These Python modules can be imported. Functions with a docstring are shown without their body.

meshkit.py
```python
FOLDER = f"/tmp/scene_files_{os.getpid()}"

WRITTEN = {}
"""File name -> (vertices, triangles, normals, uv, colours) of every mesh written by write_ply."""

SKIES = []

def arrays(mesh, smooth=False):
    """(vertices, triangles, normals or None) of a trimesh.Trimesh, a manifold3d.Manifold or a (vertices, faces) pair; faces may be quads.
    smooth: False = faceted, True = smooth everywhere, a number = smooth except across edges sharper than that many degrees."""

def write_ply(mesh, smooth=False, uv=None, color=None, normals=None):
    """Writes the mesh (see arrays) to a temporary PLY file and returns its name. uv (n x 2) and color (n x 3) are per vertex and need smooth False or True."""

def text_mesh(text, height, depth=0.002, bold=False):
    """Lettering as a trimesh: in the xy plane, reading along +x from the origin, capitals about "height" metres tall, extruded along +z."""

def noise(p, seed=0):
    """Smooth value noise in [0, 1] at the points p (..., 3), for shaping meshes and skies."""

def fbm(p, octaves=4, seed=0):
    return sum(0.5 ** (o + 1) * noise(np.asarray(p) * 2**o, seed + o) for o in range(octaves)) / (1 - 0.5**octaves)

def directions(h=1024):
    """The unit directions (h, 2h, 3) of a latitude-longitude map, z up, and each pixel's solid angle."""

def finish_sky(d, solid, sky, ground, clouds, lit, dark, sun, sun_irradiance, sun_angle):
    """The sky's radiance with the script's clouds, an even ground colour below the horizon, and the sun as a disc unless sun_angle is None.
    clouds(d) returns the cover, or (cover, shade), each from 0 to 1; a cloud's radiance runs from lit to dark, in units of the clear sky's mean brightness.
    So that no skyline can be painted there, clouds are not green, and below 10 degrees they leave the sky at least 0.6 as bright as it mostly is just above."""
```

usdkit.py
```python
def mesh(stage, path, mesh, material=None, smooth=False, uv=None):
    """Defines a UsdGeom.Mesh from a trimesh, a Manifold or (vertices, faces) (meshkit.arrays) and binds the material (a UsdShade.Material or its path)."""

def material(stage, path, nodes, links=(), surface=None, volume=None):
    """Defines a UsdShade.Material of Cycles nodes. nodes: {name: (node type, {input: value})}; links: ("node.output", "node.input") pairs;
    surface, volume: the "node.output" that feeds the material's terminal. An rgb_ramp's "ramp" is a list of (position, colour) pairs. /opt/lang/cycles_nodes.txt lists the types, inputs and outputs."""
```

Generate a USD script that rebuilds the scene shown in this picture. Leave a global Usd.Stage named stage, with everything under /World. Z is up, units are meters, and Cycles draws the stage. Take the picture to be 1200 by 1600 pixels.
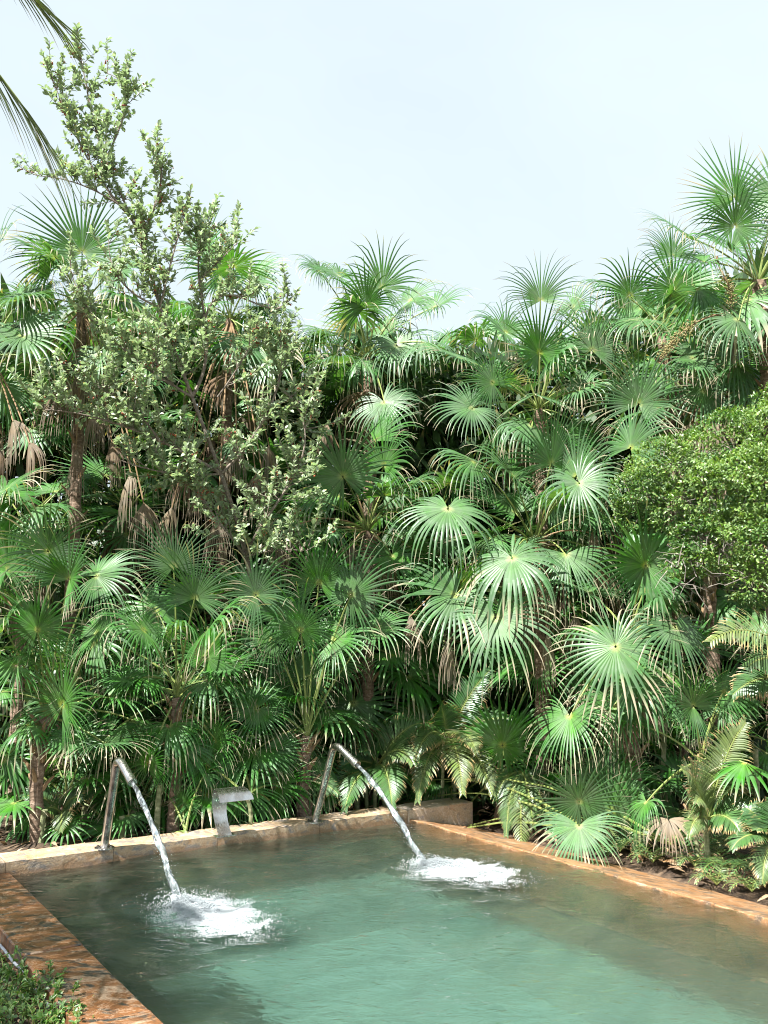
import math
import numpy as np
import trimesh
import usdkit
import meshkit
from pxr import Gf, Sdf, Usd, UsdGeom, UsdLux, UsdShade, Vt

stage = Usd.Stage.CreateInMemory()
UsdGeom.SetStageUpAxis(stage, 'Z')
UsdGeom.SetStageMetersPerUnit(stage, 1.0)
UsdGeom.Xform.Define(stage, '/World')
UsdGeom.Scope.Define(stage, '/World/Looks')
T_ = Sdf.ValueTypeNames
R = np.random.default_rng(11)
MAT = lambda name, *a, **k: usdkit.material(stage, '/World/Looks/' + name, *a, **k)

# ------------------------------------------------------------------ camera, sky, sun, exposure
EYE = np.array([0.0, 0.0, 1.9])
PITCH = math.atan2(200, 1400)
FPX = 1400.0                                   # focal length for a picture 1200 wide
cam = UsdGeom.Camera.Define(stage, '/World/camera')
cam.CreateHorizontalApertureAttr(36.0)
cam.CreateVerticalApertureAttr(48.0)
cam.CreateFocalLengthAttr(36.0 * FPX / 1200)
cam.CreateClippingRangeAttr(Gf.Vec2f(0.05, 2000))
cam.AddTranslateOp().Set(Gf.Vec3d(*EYE))
cam.AddRotateXOp().Set(90 + math.degrees(PITCH))
cam.CreateExposureAttr(1.74)

SUN_EL, SUN_AZ = math.radians(57), math.atan2(-0.70, -0.714)      # towards the sun: left and behind the camera, high
SUN = np.array([math.sin(SUN_AZ) * math.cos(SUN_EL), math.cos(SUN_AZ) * math.cos(SUN_EL), math.sin(SUN_EL)])
sun = UsdLux.DistantLight.Define(stage, '/World/sun')
sun.CreateIntensityAttr(1.25)
sun.CreateNormalizeAttr(True)
sun.CreateAngleAttr(0.5)
sun.CreateColorAttr(Gf.Vec3f(1.0, 0.98, 0.945))
z = Gf.Vec3d(*SUN)
rot = Gf.Rotation(Gf.Vec3d(0, 0, 1), z)
sun.AddTransformOp().Set(Gf.Matrix4d().SetRotate(rot))

sky_m = MAT('sky_look', {
    'sky': ('sky_texture', {'sky_type': 'single_scattering', 'sun_disc': False, 'sun_elevation': SUN_EL, 'sun_rotation': SUN_AZ, 'altitude': 0.0, 'air_density': 1.0, 'aerosol_density': 2.0, 'ozone_density': 1.0}),
    'tc': ('texture_coordinate', {}),
    'map': ('mapping', {'scale': (1.0, 1.0, 2.2)}),
    'n': ('noise_texture', {'scale': 1.3, 'detail': 5.0, 'roughness': 0.55, 'distortion': 0.4}),
    'r': ('map_range', {'from_min': 0.3, 'from_max': 0.7, 'to_min': 0.76, 'to_max': 0.9, 'clamp': True}),
    'mx': ('mix_color', {'b': (4.75, 5.4, 5.75), 'use_clamp': False}),
    'bg': ('background_shader', {'strength': 0.06}),
}, [('tc.generated', 'map.vector'), ('map.vector', 'n.vector'), ('n.fac', 'r.value'), ('r.result', 'mx.fac'), ('sky.color', 'mx.a'), ('mx.result', 'bg.color')], surface='bg.background')
dome = UsdLux.DomeLight.Define(stage, '/World/sky')
UsdShade.MaterialBindingAPI.Apply(dome.GetPrim()).Bind(sky_m)
dome.GetPrim().SetCustomDataByKey('kind', 'structure')

# ------------------------------------------------------------------ helpers
used = {}
def numbered(path):
    n = used.get(path, 0)
    used[path] = n + 1
    return path if n == 0 else f'{path}_{n:03d}'

def tag(p, label=None, cat=None, group=None, kind=None):
    p = p.GetPrim() if hasattr(p, 'GetPrim') else p
    for k, v in (('label', label), ('category', cat), ('group', group), ('kind', kind)):
        if v:
            p.SetCustomDataByKey(k, v)
    return p

def thing(name, label, cat, group=None, kind=None):
    x = UsdGeom.Xform.Define(stage, numbered('/World/' + name))
    tag(x, label, cat, group, kind)
    return str(x.GetPath())

def obj(name, v, f, mat, parent='/World', tone=None, st=None, normals=None):
    """one Mesh prim; tone is a per-vertex colour (leaf tone, dryness, piece), st is (along, across)"""
    path = numbered(f'{parent}/{name}')
    v = np.asarray(v, np.float32); f = np.asarray(f, np.int32)
    if f.max() != len(v) - 1:                   # drop unused points
        keep, inv = np.unique(f, return_inverse=True)
        f = inv.reshape(f.shape).astype(np.int32); v = v[keep]
        tone = None if tone is None else np.asarray(tone)[keep]
        st = None if st is None else np.asarray(st)[keep]
        normals = None if normals is None else np.asarray(normals)[keep]
    m = UsdGeom.Mesh.Define(stage, path)
    m.CreatePointsAttr(Vt.Vec3fArray.FromNumpy(v))
    m.CreateFaceVertexCountsAttr(Vt.IntArray.FromNumpy(np.full(len(f), f.shape[1], np.int32)))
    m.CreateFaceVertexIndicesAttr(Vt.IntArray.FromNumpy(f.ravel()))
    m.CreateSubdivisionSchemeAttr('none')
    m.CreateDoubleSidedAttr(True)
    if normals is not None:
        m.CreateNormalsAttr(Vt.Vec3fArray.FromNumpy(np.asarray(normals, np.float32)))
        m.SetNormalsInterpolation('vertex')
    api = UsdGeom.PrimvarsAPI(m)
    if tone is not None:
        api.CreatePrimvar('tone', T_.Color3fArray, 'vertex').Set(Vt.Vec3fArray.FromNumpy(np.asarray(tone, np.float32)))
    if st is not None:
        api.CreatePrimvar('st', T_.TexCoord2fArray, 'vertex').Set(Vt.Vec2fArray.FromNumpy(np.asarray(st, np.float32)))
    UsdShade.MaterialBindingAPI.Apply(m.GetPrim()).Bind(mat)
    return path

def tobj(name, tm, mat, parent='/World', smooth=False):
    v, f, n = meshkit.arrays(tm, smooth)
    return obj(name, v, f, mat, parent, normals=n)

def prim(path):
    return stage.GetPrimAtPath(path)

def unit(v):
    v = np.asarray(v, float)
    return v / np.maximum(np.linalg.norm(v, axis=-1, keepdims=True), 1e-12)

CP, SP = math.cos(PITCH), math.sin(PITCH)
def ray(px, py):
    u, v = (px - 600) / FPX, (800 - py) / FPX
    return np.array([u, CP - v * SP, SP + v * CP])
def at(px, py, Y):
    """the point at the distance Y north of the camera"""
    r = ray(px, py)
    return EYE + r * (Y / r[1])
def on(px, py, z=0.0):
    """the point on the level z"""
    r = ray(px, py)
    return EYE + r * ((z - EYE[2]) / r[2])

def tube(points, radius, n=8, cap=True, jitter=0.0, seed=0):
    p = np.asarray(points, float); k = len(p)
    r = np.broadcast_to(np.asarray(radius, float), (k,)).copy()
    t = unit(np.gradient(p, axis=0))
    ref = np.array([0, 0, 1.0]) if abs(t[:, 2]).mean() < 0.8 else np.array([1.0, 0, 0])
    a = unit(np.cross(t, ref)); b = np.cross(t, a)
    ang = np.linspace(0, 2 * np.pi, n, endpoint=False)
    rr = r[:, None] * np.ones(n)
    if jitter:
        rr = rr * (1 + jitter * (np.random.default_rng(seed).random((k, n)) - 0.5) * 2)
    v = p[:, None] + rr[..., None] * (np.cos(ang)[None, :, None] * a[:, None] + np.sin(ang)[None, :, None] * b[:, None])
    i = np.arange(k - 1)[:, None] * n; j = np.arange(n)[None]
    q = np.stack([i + j, i + (j + 1) % n, i + n + (j + 1) % n, i + n + j], -1).reshape(-1, 4)
    f = np.vstack([q[:, [0, 1, 2]], q[:, [0, 2, 3]]])
    v = v.reshape(-1, 3)
    if cap:
        c0, c1 = len(v), len(v) + 1
        v = np.vstack([v, p[:1], p[-1:]])
        jj = np.arange(n)
        f = np.vstack([f, np.stack([np.full(n, c0), (jj + 1) % n, jj], 1), np.stack([np.full(n, c1), (k - 1) * n + jj, (k - 1) * n + (jj + 1) % n], 1)])
    return v, f

def join(parts):
    vs, fs, n = [], [], 0
    for v, f in parts:
        vs.append(v); fs.append(np.asarray(f) + n); n += len(v)
    return np.vstack(vs), np.vstack(fs)

def bez(p0, p1, p2, n):
    t = np.linspace(0, 1, n)[:, None]
    return (1 - t) ** 2 * p0 + 2 * t * (1 - t) * p1 + t ** 2 * p2

def spline(pts, n):
    from scipy.interpolate import CubicSpline
    pts = np.asarray(pts, float)
    s = np.concatenate([[0], np.cumsum(np.linalg.norm(np.diff(pts, axis=0), axis=1))])
    return CubicSpline(s, pts)(np.linspace(0, s[-1], n))

# ------------------------------------------------------------------ materials
def leaf_material(name, young, old, translucent, rough=0.42, mixf=0.3, straw=(0.44, 0.31, 0.14), spec=0.5):
    """young, old: ramps along the leaf (st.x); tone.r blends them, tone.g dries the tips, tone.b varies each segment"""
    return MAT(name, {
        'tone': ('attribute', {'attribute': 'tone'}), 'sep': ('separate_color', {}),
        'uv': ('attribute', {'attribute': 'st'}), 'xyz': ('separate_xyz', {}),
        'ya': ('rgb_ramp', {'ramp': young}), 'ob': ('rgb_ramp', {'ramp': old}),
        'm': ('mix_color', {'use_clamp': False}),
        'v1': ('map_range', {'from_min': 0.0, 'from_max': 1.0, 'to_min': 0.78, 'to_max': 1.25}),
        'vv': ('hsv', {}),
        'd1': ('math', {'math_type': 'multiply_add', 'value2': 0.55}), 'd2': ('math', {'math_type': 'multiply_add', 'value2': 0.28}),
        'dr': ('map_range', {'from_min': 1.02, 'from_max': 1.2, 'to_min': 0.0, 'to_max': 1.0, 'clamp': True}),
        'md': ('mix_color', {'b': straw}),
        'geo': ('geometry', {}),
        'nz': ('noise_texture', {'scale': 9.0, 'detail': 3.0}),
        'nr': ('map_range', {'from_min': 0.3, 'from_max': 0.7, 'to_min': 0.8, 'to_max': 1.18}),
        'p': ('principled_bsdf', {'roughness': rough, 'specular_ior_level': spec}),
        'tm': ('mix_color', {'blend_type': 'multiply', 'fac': 1.0, 'b': translucent, 'use_clamp': False}),
        't': ('translucent_bsdf', {}),
        'mx': ('mix_closure', {'fac': mixf}),
    }, [('tone.color', 'sep.color'), ('uv.vector', 'xyz.vector'), ('xyz.x', 'ya.fac'), ('xyz.x', 'ob.fac'),
        ('sep.r', 'm.fac'), ('ya.color', 'm.a'), ('ob.color', 'm.b'),
        ('sep.b', 'v1.value'), ('m.result', 'vv.color'), ('geo.position', 'nz.vector'), ('nz.fac', 'nr.value'), ('v1.result', 'vv.value'), ('nr.result', 'vv.saturation'),
        ('sep.g', 'd1.value1'), ('xyz.x', 'd1.value3'), ('sep.b', 'd2.value1'), ('d1.value', 'd2.value3'), ('d2.value', 'dr.value'),
        ('dr.result', 'md.fac'), ('vv.color', 'md.a'),
        ('md.result', 'p.base_color'), ('md.result', 'tm.a'), ('tm.result', 't.color'), ('p.BSDF', 'mx.closure1'), ('t.BSDF', 'mx.closure2')], surface='mx.closure')

M = {}
M['fan'] = leaf_material('fan_leaf_look',
    [(0, (.40, .40, .10)), (.035, (.24, .29, .065)), (.09, (.08, .19, .038)), (.5, (.042, .142, .024)), (1, (.046, .144, .024))],
    [(0, (.42, .40, .16)), (.035, (.25, .30, .12)), (.10, (.10, .172, .075)), (.5, (.068, .134, .062)), (1, (.068, .126, .057))],
    (1.8, 1.95, 0.7), rough=0.43, mixf=0.24, spec=0.36, straw=(.34, .29, .20))
M['frond'] = leaf_material('frond_look',
    [(0, (.12, .18, .05)), (.2, (.045, .12, .035)), (1, (.04, .11, .03))],
    [(0, (.28, .29, .10)), (.2, (.15, .19, .07)), (1, (.13, .165, .06))], (1.6, 1.7, 0.7), rough=0.38, mixf=.2)
M['small'] = leaf_material('small_leaf_look',
    [(0, (.18, .25, .12)), (1, (.17, .24, .12))],
    [(0, (.32, .385, .24)), (1, (.30, .37, .23))], (1.3, 1.5, 1.0), rough=0.38, mixf=0.3)
M['bush'] = leaf_material('bush_leaf_look',
    [(0, (.055, .13, .028)), (1, (.05, .12, .025))],
    [(0, (.155, .25, .06)), (1, (.135, .23, .055))], (1.7, 1.8, 0.6), rough=0.40, mixf=0.24)
M['dry'] = leaf_material('dry_leaf_look',
    [(0, (.16, .10, .06)), (.5, (.12, .075, .045)), (1, (.17, .115, .07))],
    [(0, (.25, .205, .145)), (.5, (.20, .16, .11)), (1, (.27, .225, .165))], (1.3, 1.1, 0.8), rough=0.8, mixf=0.15, straw=(.36, .30, .22), spec=0.2)

def rough_mat(name, stops, scale=8.0, rough=0.85, bump=0.4, stretch=(1, 1, 1), detail=6.0, dist=0.02, distortion=0.0, spec=0.3):
    return MAT(name, {
        'geo': ('geometry', {}), 'map': ('mapping', {'scale': stretch}),
        'n': ('noise_texture', {'scale': scale, 'detail': detail, 'roughness': 0.6, 'distortion': distortion}),
        'r': ('rgb_ramp', {'ramp': stops}),
        'b': ('bump', {'strength': bump, 'distance': dist}),
        'p': ('principled_bsdf', {'roughness': rough, 'specular_ior_level': spec}),
    }, [('geo.position', 'map.vector'), ('map.vector', 'n.vector'), ('n.fac', 'r.fac'), ('r.color', 'p.base_color'), ('n.fac', 'b.height'), ('b.normal', 'p.normal')], surface='p.BSDF')

M['petiole'] = rough_mat('petiole_look', [(0.3, (.13, .19, .05)), (0.7, (.26, .29, .09))], 6, 0.5, 0.1)
M['petiole_dry'] = rough_mat('dry_petiole_look', [(0.3, (.16, .10, .05)), (0.7, (.30, .20, .11))], 9, 0.8, 0.3)
M['trunk'] = rough_mat('palm_trunk_look', [(0.3, (.07, .045, .03)), (0.5, (.19, .13, .09)), (0.7, (.33, .25, .19))], 16, 0.95, 0.9, (1, 1, 2.2))
M['green_trunk'] = rough_mat('green_stem_look', [(0.3, (.09, .10, .05)), (0.5, (.20, .22, .11)), (0.7, (.34, .33, .22))], 9, 0.7, 0.4, (1, 1, 2.5))
M['bark'] = rough_mat('bark_look', [(0.3, (.09, .07, .055)), (0.55, (.22, .18, .145)), (0.75, (.34, .30, .25))], 30, 0.9, 0.5)
M['twig'] = rough_mat('grey_twig_look', [(0.3, (.13, .11, .09)), (0.7, (.28, .25, .21))], 30, 0.9, 0.3)
M['berry'] = rough_mat('berry_look', [(0.35, (.16, .03, .02)), (0.65, (.38, .12, .05))], 20, 0.4, 0.1)
M['fruit'] = rough_mat('palm_fruit_look', [(0.35, (.15, .14, .05)), (0.65, (.29, .24, .10))], 25, 0.6, 0.2)
M['soil'] = rough_mat('soil_look', [(0.3, (.022, .015, .010)), (0.5, (.06, .040, .026)), (0.72, (.17, .115, .07))], 14, 0.95, 0.8, dist=0.03)
M['litter'] = leaf_material('litter_look', [(0, (.16, .09, .045)), (1, (.22, .13, .07))], [(0, (.40, .28, .17)), (1, (.45, .33, .21))], (1.1, 1.0, .8), rough=0.8, mixf=0.1, spec=0.2)
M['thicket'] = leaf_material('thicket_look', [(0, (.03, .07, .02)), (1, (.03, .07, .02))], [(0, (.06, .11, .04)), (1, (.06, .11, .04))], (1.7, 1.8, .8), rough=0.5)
M['cable'] = MAT('cable_look', {'p': ('principled_bsdf', {'base_color': (.42, .45, .50), 'roughness': 0.5})}, surface='p.BSDF')
M['bolt'] = MAT('bolt_look', {'p': ('principled_bsdf', {'base_color': (.10, .09, .08), 'roughness': 0.45, 'metallic': 0.8})}, surface='p.BSDF')
M['steel'] = MAT('brushed_steel_look', {
    'geo': ('geometry', {}), 'map': ('mapping', {'scale': (22, 22, 2)}), 'n': ('noise_texture', {'scale': 3.0, 'detail': 4.0}),
    'n2': ('noise_texture', {'scale': 9.0, 'detail': 4.0}),
    'r': ('map_range', {'from_min': 0.3, 'from_max': 0.7, 'to_min': 0.16, 'to_max': 0.4}),
    'c': ('rgb_ramp', {'ramp': [(0.35, (.40, .36, .32)), (0.6, (.66, .64, .61))]}),
    'b': ('bump', {'strength': 0.02, 'distance': 0.001}),
    'p': ('principled_bsdf', {'metallic': 1.0}),
}, [('geo.position', 'map.vector'), ('map.vector', 'n.vector'), ('geo.position', 'n2.vector'), ('n.fac', 'r.value'), ('r.result', 'p.roughness'), ('n2.fac', 'c.fac'), ('c.color', 'p.base_color'), ('n.fac', 'b.height'), ('b.normal', 'p.normal')], surface='p.BSDF')

def slate(name, base, dark, pale, rust, vein_scale=3.0, dark_at=0.40, rough=0.5, stretch=(1, 1, 1), rot=0.0, wet=False):
    """cleft slate: flowing rust bands, dark islands, pale veins; every slab (object) is shifted a little"""
    more_n, more_l, col = {}, [], 'm2.result'
    if wet:                                     # rust and lime stains left along the water line
        more_n = {'sx': ('separate_xyz', {}), 'wz': ('math', {'math_type': 'multiply_add', 'value2': -0.16}), 'wr': ('map_range', {'from_min': -.055, 'from_max': -.02, 'to_min': .6, 'to_max': 0.0, 'clamp': True}), 'wm': ('mix_color', {'b': (.15, .075, .032)})}
        more_l = [('geo.position', 'sx.vector'), ('n2.fac', 'wz.value1'), ('sx.z', 'wz.value3'), ('wz.value', 'wr.value'), ('wr.result', 'wm.fac'), ('m2.result', 'wm.a')]
        col = 'wm.result'
    return MAT(name, {**more_n,
        'geo': ('geometry', {}), 'tc': ('object_info', {}), 'off': ('vector_math', {'math_type': 'scale', 'vector1': (7, 3, 5)}),
        'add': ('vector_math', {'math_type': 'add'}),
        'map': ('mapping', {'scale': stretch, 'rotation': (0, 0, rot)}),
        'n1': ('noise_texture', {'scale': vein_scale, 'detail': 7.0, 'roughness': 0.6, 'distortion': 1.4}),
        'n2': ('noise_texture', {'scale': vein_scale * 1.7, 'detail': 6.0, 'roughness': 0.58, 'distortion': 0.9}),
        'n3': ('noise_texture', {'scale': vein_scale * 0.8, 'detail': 8.0, 'roughness': 0.65, 'distortion': 2.6}),
        'n4': ('noise_texture', {'scale': 70.0, 'detail': 4.0}),
        'c1': ('rgb_ramp', {'ramp': [(0.30, rust), (0.45, base), (0.56, base), (0.66, pale), (0.75, base)]}),
        'dk': ('map_range', {'from_min': dark_at - 0.07, 'from_max': dark_at + 0.035, 'to_min': 1.0, 'to_max': 0.0, 'clamp': True}),
        'vn': ('rgb_ramp', {'ramp': [(0.475, (0, 0, 0)), (0.495, (1, 1, 1)), (0.505, (1, 1, 1)), (0.525, (0, 0, 0))]}),
        'vf': ('math', {'math_type': 'multiply', 'value2': 0.55}),
        'm1': ('mix_color', {'b': dark}), 'm2': ('mix_color', {'b': pale}),
        'fr': ('map_range', {'from_min': 0.2, 'from_max': 0.8, 'to_min': 0.72, 'to_max': 1.28}),
        'hs': ('hsv', {}),
        'bh': ('math', {'math_type': 'multiply_add', 'value2': 0.15}),
        'b': ('bump', {'strength': 0.7, 'distance': 0.02}),
        'p': ('principled_bsdf', {'roughness': rough}),
    }, more_l + [('tc.random', 'off.scale'), ('geo.position', 'add.vector1'), ('off.vector', 'add.vector2'), ('add.vector', 'map.vector'),
        ('map.vector', 'n1.vector'), ('map.vector', 'n2.vector'), ('map.vector', 'n3.vector'), ('geo.position', 'n4.vector'),
        ('n1.fac', 'c1.fac'), ('n2.fac', 'dk.value'), ('n3.fac', 'vn.fac'), ('vn.color', 'vf.value1'),
        ('c1.color', 'm1.a'), ('dk.result', 'm1.fac'), ('m1.result', 'm2.a'), ('vf.value', 'm2.fac'),
        (col, 'hs.color'), ('n4.fac', 'fr.value'), ('fr.result', 'hs.value'), ('hs.color', 'p.base_color'),
        ('n4.fac', 'bh.value1'), ('n1.fac', 'bh.value3'), ('bh.value', 'b.height'), ('b.normal', 'p.normal')], surface='p.BSDF')

M['rust_slate'] = slate('rust_slate_look', (.165, .072, .028), (.032, .032, .028), (.34, .24, .16), (.105, .036, .013), 3.4, 0.455, 0.34, (1.0, 1.9, 1), 0.5)
M['tan_slate'] = slate('tan_slate_look', (.335, .235, .14), (.165, .145, .125), (.44, .355, .265), (.28, .15, .06), 4.2, 0.455, 0.6, (1, 1, 1.6), wet=True)
M['dry_slate'] = slate('dry_slate_look', (.46, .36, .265), (.26, .23, .215), (.52, .45, .38), (.40, .27, .17), 3.4, 0.43, 0.65, (1, 1, 1.6))
M['orange_slate'] = slate('orange_slate_look', (.245, .125, .052), (.095, .065, .042), (.36, .255, .165), (.185, .072, .026), 3.4, 0.46, 0.5, (1.0, 1.0, 1), 0.5)
M['pool_floor'] = slate('pool_floor_look', (.10, .205, .148), (.06, .135, .095), (.15, .26, .195), (.095, .165, .115), 1.4, 0.40, 0.6)
M['pool_slate'] = slate('pool_slate_look', (.044, .056, .028), (.014, .022, .013), (.085, .09, .045), (.066, .05, .017), 2.0, 0.45, 0.6)

# ------------------------------------------------------------------ the pool: axes
A = unit([-0.683, 1.0102, 0.0])                # along the left edge, away from the camera
TC = -A                                        # towards the camera
B = np.array([A[1], -A[0], 0.0])               # along the back wall, to the right
O = np.array([-3.06, 7.63, 0.0])               # back left corner of the water
WID, LEN = 4.05, 7.2
def P(b, a, z=0.0):
    return O + b * B + a * TC + np.array([0, 0, z])

def prism(quads_bottom, quads_top):
    """a solid between two rings of four points"""
    v = np.vstack([quads_bottom, quads_top])
    f = np.array([[0, 2, 1], [0, 3, 2], [4, 5, 6], [4, 6, 7]] + sum([[[i, (i + 1) % 4, 4 + (i + 1) % 4], [i, 4 + (i + 1) % 4, 4 + i]] for i in range(4)], []))
    return v, f

def slab(b0, b1, a0, a1, z0, ztop, bev=0.008, n=14, wob=0.004, seed=0, ztop_fn=None):
    """a stone slab in pool axes with worn edges: ztop is a number or ztop_fn(b, a)"""
    nb = max(2, int((b1 - b0) / 0.05)); na = max(2, int((a1 - a0) / 0.05))
    bs, as_ = np.linspace(b0, b1, nb + 1), np.linspace(a0, a1, na + 1)
    bs = np.sort(np.concatenate([bs, [b0 + bev, b1 - bev]])); as_ = np.sort(np.concatenate([as_, [a0 + bev, a1 - bev]]))
    bb, aa = np.meshgrid(bs, as_, indexing='ij')
    base = ztop_fn(bb, aa) if ztop_fn else np.full_like(bb, ztop)
    q = O + bb[..., None] * B + aa[..., None] * TC
    nz = (meshkit.fbm(np.dstack([q[..., 0], q[..., 1], 0 * bb + seed]) * 7, 3) - 0.5) * 2 * wob
    edge = np.minimum.reduce([bb - b0, b1 - bb, aa - a0, a1 - aa])
    zz = base + nz - np.clip(1 - edge / bev, 0, 1) * bev * 0.7
    v = q.copy(); v[..., 2] = zz
    I, J = bb.shape
    idx = np.arange(I * J).reshape(I, J)
    quad = np.stack([idx[:-1, :-1], idx[:-1, 1:], idx[1:, 1:], idx[1:, :-1]], -1).reshape(-1, 4)
    ring = np.concatenate([idx[:, 0], idx[-1, 1:], idx[-2::-1, -1], idx[0, -2:0:-1]])
    top = v.reshape(-1, 3)
    low = top[ring].copy(); low[:, 2] = z0
    k = len(ring); o = len(top)
    i = np.arange(k); j = (i + 1) % k
    # B x TC points down, so the rings below are wound to face outwards either way; the meshes are double sided
    side = np.stack([ring[i], o + i, o + j, ring[j]], -1)
    q4 = np.vstack([quad[:, ::-1] * 1, side])
    f = np.vstack([q4[:, [0, 1, 2]], q4[:, [0, 2, 3]]])
    return np.vstack([top, low]), f[:, ::-1]

# ground: one sheet with an opening for the pool
from shapely.geometry import Polygon
hole = [P(-0.10, -0.10)[:2], P(WID + 0.5, -0.10)[:2], P(WID + 0.5, LEN + 0.1)[:2], P(-0.10, LEN + 0.1)[:2]]
gpoly = Polygon([(-400, -400), (400, -400), (400, 400), (-400, 400)], [hole])
gv, gf = trimesh.creation.triangulate_polygon(gpoly, engine='earcut')
g = obj('ground', np.column_stack([gv, np.full(len(gv), -0.24)]), gf, M['soil'])
tag(prim(g), kind='structure')
# planting bed behind the wall and beside the pool: uneven soil
def soil_bed(b0, b1, a0, a1, z, amp, seed, name='soil'):
    n1, n2 = int((b1 - b0) / 0.08), int((a1 - a0) / 0.08)
    bb, aa = np.meshgrid(np.linspace(b0, b1, n1), np.linspace(a0, a1, n2), indexing='ij')
    q = O + bb[..., None] * B + aa[..., None] * TC
    e = np.minimum.reduce([bb - b0, b1 - bb, aa - a0, a1 - aa])
    q[..., 2] = z - .07 * np.clip(1 - e * 3, 0, 1) + amp * (meshkit.fbm(np.dstack([q[..., 0] * 3, q[..., 1] * 3, 0 * bb + seed]), 4) - 0.5) * np.clip(e * 4, 0, 1)
    idx = np.arange(n1 * n2).reshape(n1, n2)
    quad = np.stack([idx[:-1, :-1], idx[1:, :-1], idx[1:, 1:], idx[:-1, 1:]], -1).reshape(-1, 4)
    p = obj(name, q.reshape(-1, 3), quad[:, ::-1], M['soil'])
    tag(prim(p), kind='structure')
soil_bed(-4, 9, -8, -0.36, 0.0, 0.12, 1)
soil_bed(WID + 0.843, 9, -0.33, 6, -0.105, 0.16, 2)
soil_bed(-3, -0.36, 0.02, LEN, -0.07, 0.08, 3)

# pool basin: floor, benches, inner walls
basin = thing('pool_basin', 'slate lined basin under the green pool water', 'pool')
def box_ab(b0, b1, a0, a1, z0, z1):
    lo = [P(b0, a0, z0), P(b1, a0, z0), P(b1, a1, z0), P(b0, a1, z0)]
    hi = [p + np.array([0, 0, z1 - z0]) for p in lo]
    v, f = prism(np.array(lo), np.array(hi))
    return v, f[:, ::-1]
obj('floor', *box_ab(-0.2, WID + 0.4, -0.2, LEN + 0.1, -1.45, -0.68), M['pool_floor'], basin)
def bench(b0, b1, a0, a1, z0, z1, db0=0, db1=0, da1=0):
    lo = [P(b0 - db0, a0, z0), P(b1 + db1, a0, z0), P(b1 + db1, a1 + da1, z0), P(b0 - db0, a1 + da1, z0)]
    hi = [P(b0, a0, z1), P(b1, a0, z1), P(b1, a1, z1), P(b0, a1, z1)]
    v, f = prism(np.array(lo), np.array(hi))
    return v, f[:, ::-1]
obj('bench', *bench(0.0, WID, 0.0, 0.62, -0.679, -0.40, da1=.35), M['pool_slate'], basin)
obj('bench', *bench(WID - 0.62, WID, 0.622, LEN, -0.678, -0.42, db0=.35), M['pool_slate'], basin)
obj('bench', *bench(0.0, 0.48, 0.622, LEN, -0.677, -0.44, db1=.35), M['pool_slate'], basin)
obj('inner_wall', *box_ab(-0.10, 0.0, 0.0, LEN, -0.679, -0.012), M['pool_slate'], basin)
obj('inner_wall', *box_ab(WID, WID + 0.12, 0.0, LEN, -0.679, -0.12), M['pool_slate'], basin)
obj('inner_wall', *box_ab(-0.1, WID + 0.1, -0.1, -0.002, -0.679, -0.012), M['pool_slate'], basin)
obj('inner_wall', *box_ab(-0.1, WID + 0.1, LEN, LEN + 0.1, -0.679, -0.012), M['pool_slate'], basin)

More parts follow.
